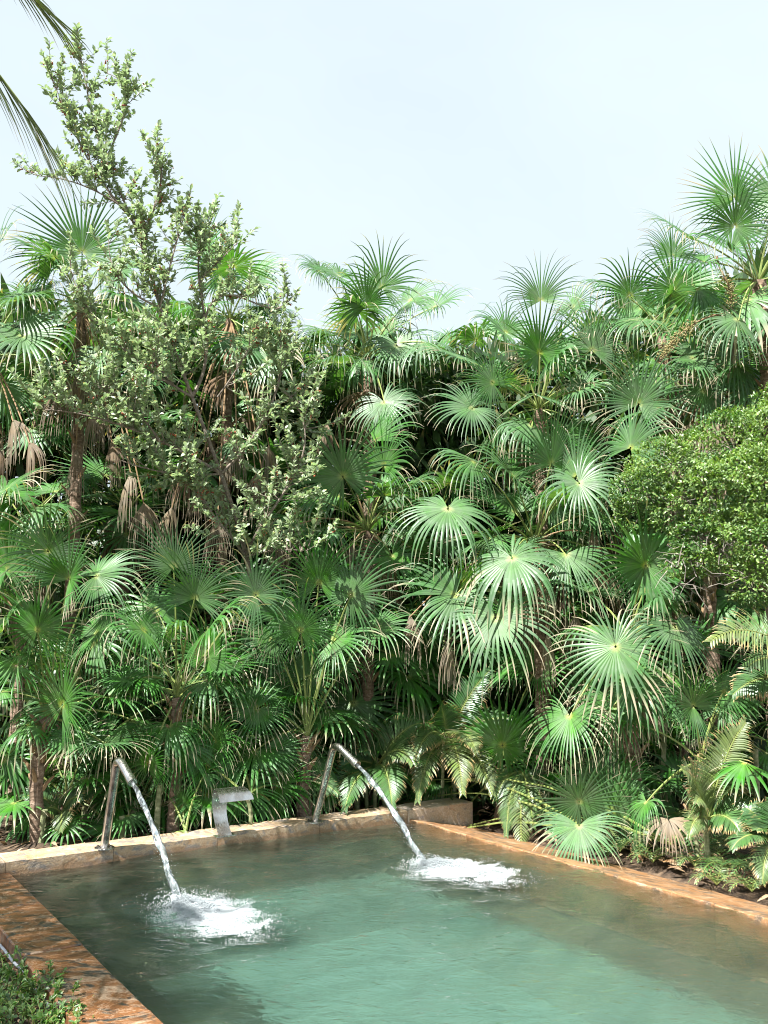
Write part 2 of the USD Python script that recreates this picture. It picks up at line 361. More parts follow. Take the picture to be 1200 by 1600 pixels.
# back wall: a raised ledge of slabs
wall = thing('pool_wall', 'low raised ledge of tan slate blocks along the back of the pool', 'wall')
WZ, WT = 0.112, 0.33
cuts = [-2.2, -1.15, -0.02, 0.86, 1.83, 2.92, 4.0, WID + 0.84]
for i in range(len(cuts) - 1):
    obj('stone_block', *slab(cuts[i] + 0.002, cuts[i + 1] - 0.002, -WT, 0.0, -0.35, WZ + 0.003 * R.standard_normal(), 0.012, wob=0.006, seed=i), M['tan_slate' if i < len(cuts) - 2 else 'dry_slate'], wall)
# left coping
cop = thing('left_coping', 'rust orange slate coping with dark blotches along the left edge of the pool', 'coping')
cuts = [0.004, 1.02, 2.10, 3.30, 4.5, 5.8, LEN]
for i in range(len(cuts) - 1):
    obj('coping_slab', *slab(-0.35, 0.015, cuts[i] + 0.002, cuts[i + 1] - 0.002, -0.11, 0.028 + 0.002 * R.standard_normal(), 0.01, wob=0.004, seed=20 + i), M['rust_slate'], cop)
# right coping, falling outwards
cop2 = thing('right_coping', 'orange tan slate coping sloping outwards along the right edge of the pool', 'coping')
cuts = [0.004, 0.95, 1.75, 2.7, 3.75, 4.9, 6.0, LEN]
for i in range(len(cuts) - 1):
    obj('coping_slab', *slab(WID - 0.03, WID + 0.84, cuts[i] + 0.002, cuts[i + 1] - 0.002, -0.4, 0, 0.012, wob=0.008, seed=40 + i, ztop_fn=lambda b, a: 0.018 - 0.178 * np.clip((b - WID) / 0.84, -0.05, 1)), M['orange_slate'], cop2)

# ------------------------------------------------------------------ water
L1, L2 = on(278, 1408), on(662, 1350)          # where the two jets land
def wave(x, y):
    b = (x - O[0]) * B[0] + (y - O[1]) * B[1]; a = (x - O[0]) * TC[0] + (y - O[1]) * TC[1]
    h = 0.070 * (meshkit.fbm(np.stack([b * 1.3 + .35 * a, a * 3.1, 0 * a + 3.3], -1), 2, 5) - 0.5)
    h = h + 0.020 * (meshkit.noise(np.stack([b * 3.3 - 0.9 * a, a * 7.0 + .6 * b, 0 * a + 8.1], -1), 9) - 0.5)
    near = np.clip((a - .6) / 1.5, 0, 1)        # the water is choppier away from the back wall
    h = h + (.002 + .0045 * near) * (meshkit.noise(np.stack([b * 9 - a * 5, a * 14.0 + b * 6, 0 * a + 1.1], -1), 19) - 0.5)
    for c, amp in ((L1, 0.015), (L2, 0.013)):
        d = np.hypot(x - c[0], y - c[1])
        h = h + amp * np.exp(-d * 1.3) * np.sin(d * 21 + 2.5 * meshkit.noise(np.stack([x * 3, y * 3, 0 * x], -1), 4)) * np.clip(d * 4, 0, 1)
    return h
nb, na = 230, 400
bb, aa = np.meshgrid(np.linspace(0.006, WID - 0.004, nb), np.linspace(0.004, LEN - .004, na), indexing='ij')
q = O + bb[..., None] * B + aa[..., None] * TC
q[..., 2] = wave(q[..., 0], q[..., 1]) + 0.004
idx = np.arange(nb * na).reshape(nb, na)
quad = np.stack([idx[:-1, :-1], idx[:-1, 1:], idx[1:, 1:], idx[1:, :-1]], -1).reshape(-1, 4)
top = q.reshape(-1, 3)
ring = np.concatenate([idx[:, 0], idx[-1, 1:], idx[-2::-1, -1], idx[0, -2:0:-1]])
low = top[ring].copy(); low[:, 2] = -0.69
k = len(ring); i_ = np.arange(k); j_ = (i_ + 1) % k
side = np.stack([ring[i_], ring[j_], len(top) + j_, len(top) + i_], -1)
side_f = np.vstack([side[:, [0, 1, 2]], side[:, [0, 2, 3]]])
cor = [len(top) + x for x in (0, nb - 1, nb + na - 2, 2 * nb + na - 3)]
bot = len(top) + i_
cen = len(top) + k
wv = np.vstack([top, low, low.mean(0)[None]])
bot_f = np.stack([bot, np.roll(bot, -1), np.full(k, cen)], -1)
M['water'] = MAT('water_look', {
    'geo': ('geometry', {}), 'map': ('mapping', {'scale': (1.0, 1.8, 1.0), 'rotation': (0, 0, -0.59)}),
    'n': ('noise_texture', {'scale': 9.0, 'detail': 3.0, 'roughness': 0.5, 'distortion': 0.7}),
    'b': ('bump', {'strength': 1.0, 'distance': 0.020}),
    'fr': ('fresnel', {'IOR': 1.33}),
    'gl': ('glossy_bsdf', {'roughness': 0.02, 'color': (1, 1, 1)}),
    'tr': ('transparent_bsdf', {'color': (0.97, 0.99, 0.98)}),
    'rf': ('refraction_bsdf', {'IOR': 1.33, 'roughness': 0.0, 'color': (0.97, 0.99, 0.98)}),
    'body': ('mix_closure', {'fac': 0.72}),
    'mx': ('mix_closure', {}),
    'vol': ('principled_volume', {'color': (0.40, 0.84, 0.72), 'density': 0.25, 'absorption_color': (0.1, 0.55, 0.42), 'anisotropy': 0.0}),
}, [('geo.position', 'map.vector'), ('map.vector', 'n.vector'), ('n.fac', 'b.height'), ('b.normal', 'fr.normal'), ('b.normal', 'gl.normal'), ('b.normal', 'rf.normal'),
    ('tr.BSDF', 'body.closure1'), ('rf.BSDF', 'body.closure2'),
    ('fr.fac', 'mx.fac'), ('body.closure', 'mx.closure1'), ('gl.BSDF', 'mx.closure2')], surface='mx.closure', volume='vol.volume')
tm = trimesh.Trimesh(wv, np.vstack([quad[:, [0, 1, 2]], quad[:, [0, 2, 3]], side_f[:, ::-1], bot_f]), process=False)
trimesh.repair.fix_normals(tm)
w = tobj('water', tm, M['water'], smooth=40)
tag(prim(w), kind='structure')

# ------------------------------------------------------------------ spouts, blade, jets, foam
def project(p):
    d = np.asarray(p) - EYE
    f_ = d[1] * CP + d[2] * SP; up = d[2] * CP - d[1] * SP
    return 600 + FPX * d[0] / f_, 800 - FPX * up / f_

def in_plane(px, py, base, side=0.0):
    """the point of the vertical plane through base along the pool axis that is seen at a pixel"""
    n = B
    r = ray(px, py)
    t = np.dot(base + side * B - EYE, n) / np.dot(r, n)
    return EYE + r * t

def spout(base_px, bend_px, tip_px, land, label, jlabel, seed):
    base = on(*base_px, WZ)
    dirn = unit((land - base) * [1, 1, 0])
    n = np.array([dirn[1], -dirn[0], 0])
    def pick(px, py):
        r = ray(px, py)
        return EYE + r * (np.dot(base - EYE, n) / np.dot(r, n))
    bend, tip = pick(*bend_px), pick(*tip_px)
    t = thing('water_spout', label, 'spout', 'pair of bent steel pool spouts')
    e1, e2 = bend + (base - bend) * 0.13, bend + (tip - bend) * 0.34
    path = np.vstack([np.linspace(base - [0, 0, .0], e1, 8)[:-1], bez(e1, bend, e2, 10), np.linspace(e2, tip, 5)[1:]])
    v, f = tube(path, 0.036, 20)
    tm = trimesh.Trimesh(v, f, process=False)
    tobj('pipe', tm, M['steel'], t, 50)
    d = unit(tip - e2)
    v, f = tube(np.array([tip - d * 0.05, tip - d * 0.046, tip + d * 0.018, tip + d * 0.02, tip + d * 0.02]), [0.037, 0.0395, 0.0395, 0.036, 0.028], 20)
    tobj('nozzle', trimesh.Trimesh(v, f, process=False), M['steel'], t, 40)
    fl = np.array([base + [0, 0, -.004], base + [0, 0, .006], base + [0, 0, .010]])
    v, f = tube(fl, [0.085, 0.085, 0.079], 28)
    tobj('base_plate', trimesh.Trimesh(v, f, process=False), M['steel'], t, 30)
    for k in range(4):
        c = base + 0.066 * (math.cos(k * math.pi / 2 + .7) * B + math.sin(k * math.pi / 2 + .7) * A)
        v, f = tube(np.array([c + [0, 0, .008], c + [0, 0, .019], c + [0, 0, .023]]), [0.011, 0.011, 0.006], 6)
        tobj('bolt', trimesh.Trimesh(v, f, process=False), M['bolt'], t)
    # the jet: a ballistic arc, twisting and fraying as it falls
    p0 = tip + d * 0.015
    hd = np.linalg.norm((land - p0)[:2]); slope = d[2] / max(np.linalg.norm(d[:2]), 1e-6)
    drop = land[2] - p0[2]
    k2 = (drop - slope * hd) / hd ** 2
    if k2 > 0:
        slope = drop / hd * 0.8; k2 = (drop - slope * hd) / hd ** 2
    s = np.linspace(0, hd, 70)
    hdir = unit((land - p0) * [1, 1, 0])
    arc = p0 + hdir * s[:, None] + np.array([0, 0, 1.0]) * (slope * s + k2 * s ** 2)[:, None]
    rr = np.random.default_rng(seed)
    tt = s / hd
    ang = np.linspace(0, 2 * np.pi, 16, endpoint=False)
    tan = unit(np.gradient(arc, axis=0)); a1 = unit(np.cross(tan, [0, 0, 1.0])); b1 = np.cross(tan, a1)
    rad0 = 0.018 + 0.009 * tt
    tw = (1 + 0.17 * np.sin(2 * ang[None] + tt[:, None] * 17 + seed) + 0.09 * np.sin(3 * ang[None] - tt[:, None] * 31)
          + 0.34 * tt[:, None] ** 2 * (meshkit.fbm(np.stack([np.cos(ang)[None] * 1.5 + 0 * tt[:, None], np.sin(ang)[None] * 1.5 + 0 * tt[:, None], tt[:, None] * 22 + 0 * ang[None] + seed], -1), 3) - .5) * 2)
    rad = rad0[:, None] * tw
    wob = 0.006 * tt[:, None] * np.column_stack([np.sin(tt * 21), np.sin(tt * 27 + 1), np.zeros_like(tt)])
    v = (arc + wob)[:, None] + rad[..., None] * (np.cos(ang)[None, :, None] * a1[:, None] + np.sin(ang)[None, :, None] * b1[:, None])
    i = np.arange(69)[:, None] * 16; j = np.arange(16)[None]
    qd = np.stack([i + j, i + (j + 1) % 16, i + 16 + (j + 1) % 16, i + 16 + j], -1).reshape(-1, 4)
    jv = v.reshape(-1, 3)
    jet = thing('water_jet', jlabel, 'water jet', 'jets of water from the steel spouts')
    tobj('stream', trimesh.Trimesh(jv, np.vstack([qd[:, [0, 1, 2]], qd[:, [0, 2, 3]]]), process=False), M['jet'], jet, 60)
    # droplets thrown off along the lower half
    drops = []
    for _ in range(130):
        k = int(rr.beta(2.5, 1) * 69)
        c = arc[k] + rr.standard_normal(3) * (0.012 + 0.03 * tt[k])
        if c[2] > 0.01:
            drops.append((c, rr.uniform(.0014, .004)))
    dv, df = blobs(np.array([x[0] for x in drops]), np.array([x[1] for x in drops]), 0)
    tag(prim(obj('droplets', dv, df, M['foam'], jet)), kind='stuff')
    return hdir

ICO = {k: trimesh.creation.icosphere(k, 1.0) for k in (0, 1)}
def blobs(c, r, sub=0, squash=1.0):
    s = ICO[sub]
    v = c[:, None] + s.vertices[None] * r[:, None, None] * np.array([1, 1, squash])
    f = s.faces[None] + (np.arange(len(c)) * len(s.vertices))[:, None, None]
    return v.reshape(-1, 3), f.reshape(-1, 3)

M['jet'] = MAT('water_jet_look', {
    'geo': ('geometry', {}), 'map': ('mapping', {'scale': (30, 30, 4)}), 'n': ('noise_texture', {'scale': 1.0, 'detail': 3.0}),
    'f': ('map_range', {'from_min': 0.45, 'from_max': 0.70, 'to_min': 0.05, 'to_max': 0.5, 'clamp': True}),
    'tr': ('transparent_bsdf', {'color': (.9, .95, .96)}), 'gl': ('glossy_bsdf', {'roughness': 0.08}), 'df': ('diffuse_bsdf', {'color': (.55, .59, .60)}),
    'fr': ('fresnel', {'IOR': 1.45}), 'm1': ('mix_closure', {}), 'm2': ('mix_closure', {}),
}, [('geo.position', 'map.vector'), ('map.vector', 'n.vector'), ('n.fac', 'f.value'), ('tr.BSDF', 'm1.closure1'), ('df.BSDF', 'm1.closure2'), ('f.result', 'm1.fac'),
    ('fr.fac', 'm2.fac'), ('m1.closure', 'm2.closure1'), ('gl.BSDF', 'm2.closure2')], surface='m2.closure')
M['foam'] = MAT('foam_look', {'p': ('principled_bsdf', {'base_color': (.60, .635, .645), 'roughness': 0.35}), 't': ('translucent_bsdf', {'color': (.60, .64, .65)}), 'm': ('mix_closure', {'fac': 0.45})},
                [('p.BSDF', 'm.closure1'), ('t.BSDF', 'm.closure2')], surface='m.closure')
M['foam_sheet'] = MAT('foam_sheet_look', {
    'geo': ('geometry', {}), 'n': ('noise_texture', {'scale': 9.0, 'detail': 8.0, 'roughness': 0.72, 'distortion': 2.2}),
    'uv': ('attribute', {'attribute': 'st'}), 'xyz': ('separate_xyz', {}),
    'ad': ('math', {'math_type': 'add'}),
    'f': ('map_range', {'from_min': 0.76, 'from_max': 1.12, 'to_min': 0.0, 'to_max': 0.5, 'clamp': True}),
    'tr': ('transparent_bsdf', {}), 'df': ('diffuse_bsdf', {'color': (.5, .54, .54)}), 'm': ('mix_closure', {}),
}, [('geo.position', 'n.vector'), ('uv.vector', 'xyz.vector'), ('n.fac', 'ad.value1'), ('xyz.x', 'ad.value2'), ('ad.value', 'f.value'),
    ('tr.BSDF', 'm.closure1'), ('df.BSDF', 'm.closure2'), ('f.result', 'm.fac')], surface='m.closure')

h1 = spout((163, 1325), (184, 1182), (206, 1221), L1, 'left bent steel spout on the ledge, nearest the rust coloured coping', 'left jet of water falling into the darker side of the pool', 3)
h2 = spout((492, 1284), (523, 1160), (557, 1194), L2, 'right bent steel spout on the ledge, between curved blade and ledge end', 'right jet of water falling into the sunlit far corner of the pool', 8)

OCT = trimesh.Trimesh(np.array([[1, 0, 0], [-1, 0, 0], [0, 1, 0], [0, -1, 0], [0, 0, 1], [0, 0, -1]], float), [[0, 2, 4], [2, 1, 4], [1, 3, 4], [3, 0, 4], [2, 0, 5], [1, 2, 5], [3, 1, 5], [0, 3, 5]], process=False)
ICO[-1] = OCT
def foam(center, across, along, su, sw, count, label, seed):
    """su, sw: half widths across the view and towards the camera; the jet strikes near the upper left of the patch"""
    rr = np.random.default_rng(seed)
    t = thing('splash_foam', label, 'foam', kind='stuff')
    mid = center + across * su * .55 + along * sw * .62
    n = count
    k = n // 4
    u = rr.standard_normal(n) * .46; w_ = rr.standard_normal(n) * .46
    u[:k] = -.62 + np.abs(rr.standard_normal(k)) * .36 - .05; w_[:k] = -.48 + rr.standard_normal(k) * .2
    c = mid + u[:, None] * across * su + w_[:, None] * along * sw
    q_ = np.column_stack([c[:, 0] * 6.5, c[:, 1] * 6.5, np.full(n, seed)])
    q_ = q_ + (meshkit.fbm(q_ * .7, 2, 5)[:, None] - .5) * 3.2
    lace = 1 - np.abs(2 * meshkit.fbm(q_, 3, 2) - 1) * 2.4
    d = np.hypot(u, w_)
    di = np.hypot(u + .45, w_ + .25)
    keep = (lace > -.35 + 1.15 * np.clip(d, 0, 1.3) + .35 * rr.standard_normal(n)) | ((di < .30 + .15 * rr.random(n)) & (rr.random(n) < .5))
    c, d, di, n = c[keep], d[keep], di[keep], keep.sum()
    hh = np.exp(-(di * 2.2) ** 2) * rr.random(n) ** 2.0 * 0.085 + np.exp(-(d * 1.6) ** 2) * rr.random(n) ** 3 * .03
    lump = np.clip(meshkit.fbm(np.column_stack([c[:, 0] * 11, c[:, 1] * 11, np.full(n, seed + 3.)]), 3, 8) * 2.6 - .75, 0, 1)
    hh = hh * lump
    c[:, 2] = wave(c[:, 0], c[:, 1]) + 0.003 + hh
    r = rr.uniform(.002, .0068, n) * (1.2 - 0.5 * np.clip(d, 0, 1))
    v, f = blobs(c, r, -1, 0.8)
    tag(prim(obj('bubbles', v, f, M['foam'], t)), kind='stuff')
    # drops thrown up where the jet strikes
    k = 420
    an, sp = rr.uniform(0, 2 * np.pi, k), rr.uniform(.25, 1.0, k) ** 1.5
    o = center + np.column_stack([np.cos(an), np.sin(an), 0 * an]) * (sp * .22)[:, None] + along * .10
    o[:, 2] = .01 + rr.random(k) ** 1.8 * .10 * (1 - .5 * sp)
    v, f = blobs(o, rr.uniform(.0018, .0052, k), 0)
    tag(prim(obj('drops', v, f, M['foam'], t)), kind='stuff')
    # thin foam lying on the waves
    k = 80
    uu, ww = np.meshgrid(np.linspace(-1.7, 1.9, k), np.linspace(-1.6, 1.8, k), indexing='ij')
    q = mid + uu[..., None] * across * su + ww[..., None] * along * sw
    dd = np.hypot(uu, ww) / 1.25
    q[..., 2] = wave(q[..., 0], q[..., 1]) + 0.0075
    idx = np.arange(k * k).reshape(k, k)
    quad = np.stack([idx[:-1, :-1], idx[1:, :-1], idx[1:, 1:], idx[:-1, 1:]], -1).reshape(-1, 4)
    bc = (q - O) @ B; ac = (q - O) @ TC
    inside = ((bc > 0.03) & (bc < WID - 0.03) & (ac > 0.02)).ravel()
    quad = quad[inside[quad].all(1)]
    obj('foam_film', q.reshape(-1, 3), quad, M['foam_sheet'], t, st=np.column_stack([(0.50 * (1 - np.clip(dd, 0, 2) ** 1.3)).ravel(), 0 * dd.ravel()]))
    return t
RT = np.array([1.0, -.12, 0])
foam(L1, unit(RT), unit(np.array([.28, -1, 0])), .44, .50, 40000, 'left patch of white splash foam under the left jet', 5)
foam(L2, unit(RT), unit(np.array([.22, -1, 0])), .47, .42, 40000, 'right patch of white splash foam under the right jet', 6)

# curved steel blade
bt = thing('blade_fountain', 'curved steel blade fountain standing on the ledge between the two spouts', 'fountain')
bc = on(351, 1306, WZ)
prof = np.array([[0.03, 0.0], [-0.015, 0.05], [-0.06, 0.12], [-0.085, 0.21], [-0.085, 0.30], [-0.055, 0.375], [0.0, 0.42], [0.06, 0.432], [0.12, 0.418], [0.17, 0.385], [0.20, 0.335]])
pr = spline(np.column_stack([prof, np.zeros(len(prof))]), 40)[:, :2]
hw = np.interp(np.linspace(0, 1, 40), [0, .35, .6, .8, 1], [0.064, 0.068, 0.10, 0.15, 0.17])
cx = np.interp(np.linspace(0, 1, 40), [0, .4, 1], [0.0, -0.02, 0.02])
g_ = np.gradient(pr, axis=0); nn = unit(np.column_stack([-g_[:, 1], g_[:, 0]]))
rows = []
for off in (0.0, 0.006):
    for s in (-1, 1):
        e = pr + nn * off
        rows.append(bc + e[:, :1] * TC + (cx + s * hw)[:, None] * B + np.column_stack([np.zeros((40, 2)), e[:, 1]]))
v = np.stack([rows[0], rows[1], rows[3], rows[2]], 1).reshape(-1, 3)
i = np.arange(39)[:, None] * 4; j = np.arange(4)[None]
qd = np.stack([i + j, i + (j + 1) % 4, i + 4 + (j + 1) % 4, i + 4 + j], -1).reshape(-1, 4)
qd = np.vstack([qd, [[3, 2, 1, 0], [156, 157, 158, 159]]])
tobj('blade', trimesh.Trimesh(v, np.vstack([qd[:, [0, 1, 2]], qd[:, [0, 2, 3]]]), process=False), M['steel'], bt, 35)
lo = [bc + TC * a + B * b_ for a, b_ in ((-.05, -.10), (.045, -.10), (.045, .10), (-.05, .10))]
v, f = prism(np.array(lo), np.array(lo) + [0, 0, .007])
obj('base_plate', v, f, M['steel'], bt)

# ------------------------------------------------------------------ palm leaves
def fan_blade(H, axis, normal, rad, rng, arc=285, nseg=34, split=0.38, droop=0.5, cup=0.12, tone=0.4, dry=0.1, rows=9, fold=0.32, vfold=0.0, ragged=0.06):
    """a costapalmate blade: pleated disc that splits into tapering, drooping segments"""
    a = unit(axis); n = unit(normal - np.dot(normal, a) * a); s = np.cross(n, a)
    ph = np.radians(np.linspace(-arc / 2, arc / 2, nseg)); dl = math.radians(arc) / (nseg - 1)
    ph = ph + rng.normal(0, dl * 0.10, nseg)
    ln = rad * (0.72 + 0.33 * np.cos(ph * 0.55)) * rng.uniform(0.86, 1.10, nseg)
    r = np.concatenate([[0.02], np.linspace(0.20, split, 2), np.linspace(split, 1, rows - 2)[1:]])
    d = np.cos(ph)[:, None] * a + np.sin(ph)[:, None] * s
    w_ = -np.sin(ph)[:, None] * a + np.cos(ph)[:, None] * s
    d = unit(d + cup * n * (0.4 + 0.8 * np.abs(ph / (np.pi))[:, None]))
    d = unit(d + vfold * n * np.abs(np.sin(ph))[:, None])
    p = H + d * (r[0] * ln)[:, None]
    sag = droop * rng.uniform(0.65, 1.4, nseg)
    ln = np.where(rng.random(nseg) < ragged, ln * rng.uniform(.45, .8, nseg), ln)
    dead = np.clip(1.4 * meshkit.noise(np.stack([np.arange(nseg) * .22, np.full(nseg, rng.random() * 99), np.zeros(nseg)], -1)) - .75, 0, 1) * (rng.random() < .5)
    kink = rng.random(nseg) < 0.12 * min(droop * 1.5, 1)
    V, UVx = [], []
    k = len(r)
    for t in range(k):
        if t:
            dr = r[t] - r[t - 1]
            g = sag * 2.6 * max(r[t] - 0.18, 0) ** 1.25 * dr * 3.0
            g = g + np.where(kink & (r[t] > 0.66), 1.1, 0) * dr * 3
            d = unit(d + np.outer(g, [0, 0, -1.0]))
            p = p + d * (dr * ln)[:, None]
        wl = unit(w_ - (w_ * d).sum(1, keepdims=True) * d)
        nl = np.cross(d, wl); nl = np.where(((nl @ n) < 0)[:, None], -nl, nl)
        tt = np.clip((r[t] - split) / (1 - split), 0, 1)
        hw_ = np.where(r[t] <= split + 1e-6, r[t] * ln * math.tan(dl / 2) * 1.02, split * ln * math.tan(dl / 2) * 0.94 * (1 - tt ** 1.1) + 0.001)
        fo = fold * hw_ * (0.5 + 0.9 * tt)
        V.append(np.stack([p - wl * hw_[:, None] - nl * fo[:, None] * 0.5, p + nl * fo[:, None] * 0.5, p + wl * hw_[:, None] - nl * fo[:, None] * 0.5], 1))
    V = np.stack(V, 1)                          # segment, row, 3, xyz
    base = (np.arange(nseg) * k * 3)[:, None, None] + (np.arange(k - 1) * 3)[None, :, None]
    q1 = np.stack([base, base + 1, base + 4, base + 3], -1).reshape(-1, 4)
    q2 = np.stack([base + 1, base + 2, base + 5, base + 4], -1).reshape(-1, 4)
    q_ = np.vstack([q1, q2])
    sr = rng.random(nseg)
    tn = np.stack(np.broadcast_arrays(np.full((1, 1, 1), tone), (dry + 1.1 * dead * (dry > .03))[:, None, None], sr[:, None, None] + np.zeros((1, k, 3))), -1).reshape(-1, 3)
    st = np.stack(np.broadcast_arrays(r[None, :, None] + np.zeros((nseg, 1, 3)), sr[:, None, None]), -1).reshape(-1, 2)
    return V.reshape(-1, 3), q_, tn, st

def add_leaf(palm, H, crown, axis, normal, rad, rng, mat='fan', name='fan_leaf', label=None, petiole=True, **kw):
    v, f, tn, st = fan_blade(H, axis, normal, rad, rng, **kw)
    p = obj(name, v, f, M[mat], palm, tone=tn, st=st)
    if label:
        tag(prim(p), label)
    if petiole:
        L = np.linalg.norm(H - crown)
        mid = (H + crown) / 2 + np.array([0, 0, 0.16 * L]) - unit(axis) * 0.05
        pv, pf = tube(bez(crown, mid, H + unit(axis) * 0.03, 7), np.linspace(0.013, 0.007, 7), 5, cap=False)
        obj('petiole', pv, pf, M['petiole_dry' if mat == 'dry' else 'petiole'], p)
    return p

def trunk(palm, base, crown, r0, r1, mat='trunk', bow=0.1, seed=0):
    rr = np.random.default_rng(seed)
    L = np.linalg.norm(crown - base); k = max(8, int(L / 0.07))
    mid = (base + crown) / 2 + np.array([rr.uniform(-bow, bow), rr.uniform(-bow, bow), 0])
    pts = bez(base - [0, 0, .15], mid, crown, k)
    t = np.linspace(0, 1, k)
    rad = (r0 + (r1 - r0) * t) * (1 + 0.10 * (np.arange(k) % 2))
    v, f = tube(pts, rad, 12, jitter=0.10, seed=seed)
    obj('trunk', v, f, M[mat], palm)
    if mat == 'trunk' and L > 0.6:
        # old leaf bases standing off the upper trunk
        parts = []
        for q_ in range(14):
            i = int(k * (0.45 + 0.53 * q_ / 14)); i = min(i, k - 2)
            an = q_ * 2.4
            o = np.array([math.cos(an), math.sin(an), 0])
            b0 = pts[i] + o * rad[i] * 0.8
            parts.append(tube(np.array([b0, b0 + o * 0.05 + [0, 0, .07], b0 + o * 0.11 + [0, 0, .13]]), [0.026, 0.018, 0.010], 5))
        v, f = join(parts)
        tag(prim(obj('leaf_bases', v, f, M['petiole_dry'], palm)), kind='stuff')

UPV, TOW = np.array([0, 0, 1.0]), np.array([0, -1.0, 0])
def hero_vectors(theta, tow, face, turn=0.0):
    t = math.radians(theta)
    axis = unit(math.cos(t) * np.array([1.0, 0, 0]) + math.sin(t) * UPV + tow * TOW)
    n = face * TOW + (1 - face) * UPV + turn * np.array([1.0, 0, 0]) + 0.12 * SUN
    return axis, n

def clear(H, rad):
    a = np.dot(H - O, TC); b = np.dot(H - O, B)
    lim = -WT - 0.06 - 0.42 * rad
    if H[2] < 1.75 and b < WID + .9 and a > lim:
        H = H - (a - lim) * TC
    return H

def filler(palm, crown, n, rad, rng, tone, el=(75, -45), plen=(0.45, 0.8), back=True, dry=0.1, face=0.0, **kw):
    for i in range(n):
        az = i * 2.39996 + rng.uniform(-.4, .4)
        e = math.radians(el[0] + (el[1] - el[0]) * ((i + 0.5) / n) + rng.uniform(-10, 10))
        d = np.array([math.cos(az) * math.cos(e), math.sin(az) * math.cos(e), math.sin(e)])
        H = clear(crown + d * rng.uniform(*plen), rad)
        ax = unit(d + np.array([0, 0, -0.35]))
        out = unit(np.array([d[0], d[1], 0.0]) + 1e-6)
        nrm = unit(UPV * math.cos(e) - out * math.sin(e)) + face * TOW + 0.25 * SUN
        if e > 0.9:
            nrm = -out * 0.4 + UPV * .3 + TOW * 0.5
        o = dict(nseg=int(rng.integers(28, 36)), vfold=rng.normal(-.1, .35), rows=8, arc=rng.uniform(230, 335), droop=rng.choice([rng.uniform(.05, .5), rng.uniform(.5, 1.5)]), cup=rng.uniform(-.05, .3), split=rng.uniform(.3, .44))
        o.update(kw)
        add_leaf(palm, H, crown, ax, nrm, rad * rng.uniform(.7, 1.22), rng, tone=float(np.clip(tone + rng.uniform(-.25, .25), 0, 1)), dry=float(np.clip(dry + rng.normal(.04, .14), 0, .7)), **o)

def skirt(palm, crown, n, rad, rng, spread=0.35, drop=(0.1, 0.7), tone=(0.2, 0.9), azr=None):
    """dry leaves hanging against the trunk"""
    for i in range(n):
        az = (i * 2.39996 + rng.uniform(-.5, .5)) if azr is None else rng.uniform(*azr)
        o = np.array([math.cos(az), math.sin(az), 0])
        H = crown + o * rng.uniform(.15, spread) - [0, 0, rng.uniform(*drop)]
        add_leaf(palm, H, crown - [0, 0, .05], unit(o * 0.35 - UPV), o * 1.0 + UPV * .25, rad * rng.uniform(.75, 1.1), rng, mat='dry', name='dry_leaf',
                 label='dry brown leaf hanging down', arc=rng.uniform(90, 190), nseg=22, rows=7, droop=rng.uniform(1.0, 2.2), cup=-0.1, tone=float(rng.uniform(*tone)), dry=0.3, fold=0.5)

def palm(label, crown_px, D, base_z, heroes, seed, name='fan_palm', r0=0.075, r1=0.06, fill=8, frad=0.6, tone=0.5, dead=0, fel=(70, -50), lean=(0, 0), mat='trunk', group=None, dry=0.12, fk=None, dk=None, base=None, fillD=0.0, dry_leaves=()):
    """heroes: (px, py, radius px, axis angle, towards viewer, face viewer, droop, tone, dry, nearer by, arc)"""
    rng = np.random.default_rng(seed)
    crown = at(*crown_px, D)
    bs = np.array([crown[0] + lean[0], crown[1] + lean[1], base_z]) if base is None else base
    t = thing(name, label, 'palm', group)
    trunk(t, bs, crown, r0, r1, mat, seed=seed)
    for h in heroes:
        px, py, rp, th, tow, face, dr, tn, dy, near = h[:10]
        arc = h[10] + 15 if len(h) > 10 else 318
        dmin = -9
        if py > 1080 and px < 700:
            dmin = 8.5 + 1.25 * np.clip(px - 160, 0, 500) / 330
        near = min(near, D - dmin)
        H = at(px, py, D - near)
        H = clear(H, rp * D / FPX) if px < 760 else H
        ax, nm = hero_vectors(th + rng.normal(0, 8), tow, face * rng.uniform(.75, 1), (px - crown_px[0]) / 700.0 + rng.normal(0, .2))
        # the hub is where the petiole meets the blade
        add_leaf(t, H, crown, ax, nm, 1.03 * rp * (D - near) / FPX, rng, arc=arc, droop=dr * .85, tone=tn, dry=dy, nseg=int(rng.integers(38, 46)), rows=9, split=float(rng.uniform(.27, .40)), vfold=float(rng.normal(-.02, .22)), cup=float(rng.uniform(-.02, .25)))
    if fill:
        filler(t, crown + [0, fillD, 0], int(fill * (1.35 if heroes else 1.15)), frad, rng, tone, el=fel, dry=dry, **(fk or {}))
    for px, py, near, rp, th, face, tn, arc in dry_leaves:
        H = at(px, py, D - near)
        ax, nm = hero_vectors(th, .35, face, rng.normal(0, .3))
        add_leaf(t, H, crown, ax, nm, .82 * rp * (D - near) / FPX, rng, mat='dry', name='dry_leaf', label='dry brown leaf hanging down', arc=arc * .5, nseg=20, rows=8, droop=float(rng.uniform(1.2, 2.4)), cup=-.1, tone=tn, dry=.3, fold=.5, split=.3, vfold=float(rng.normal(-.3, .2)), ragged=.25)
    if dead:
        skirt(t, crown, dead, frad * 0.95, rng, **(dk or {}))
    return t, crown

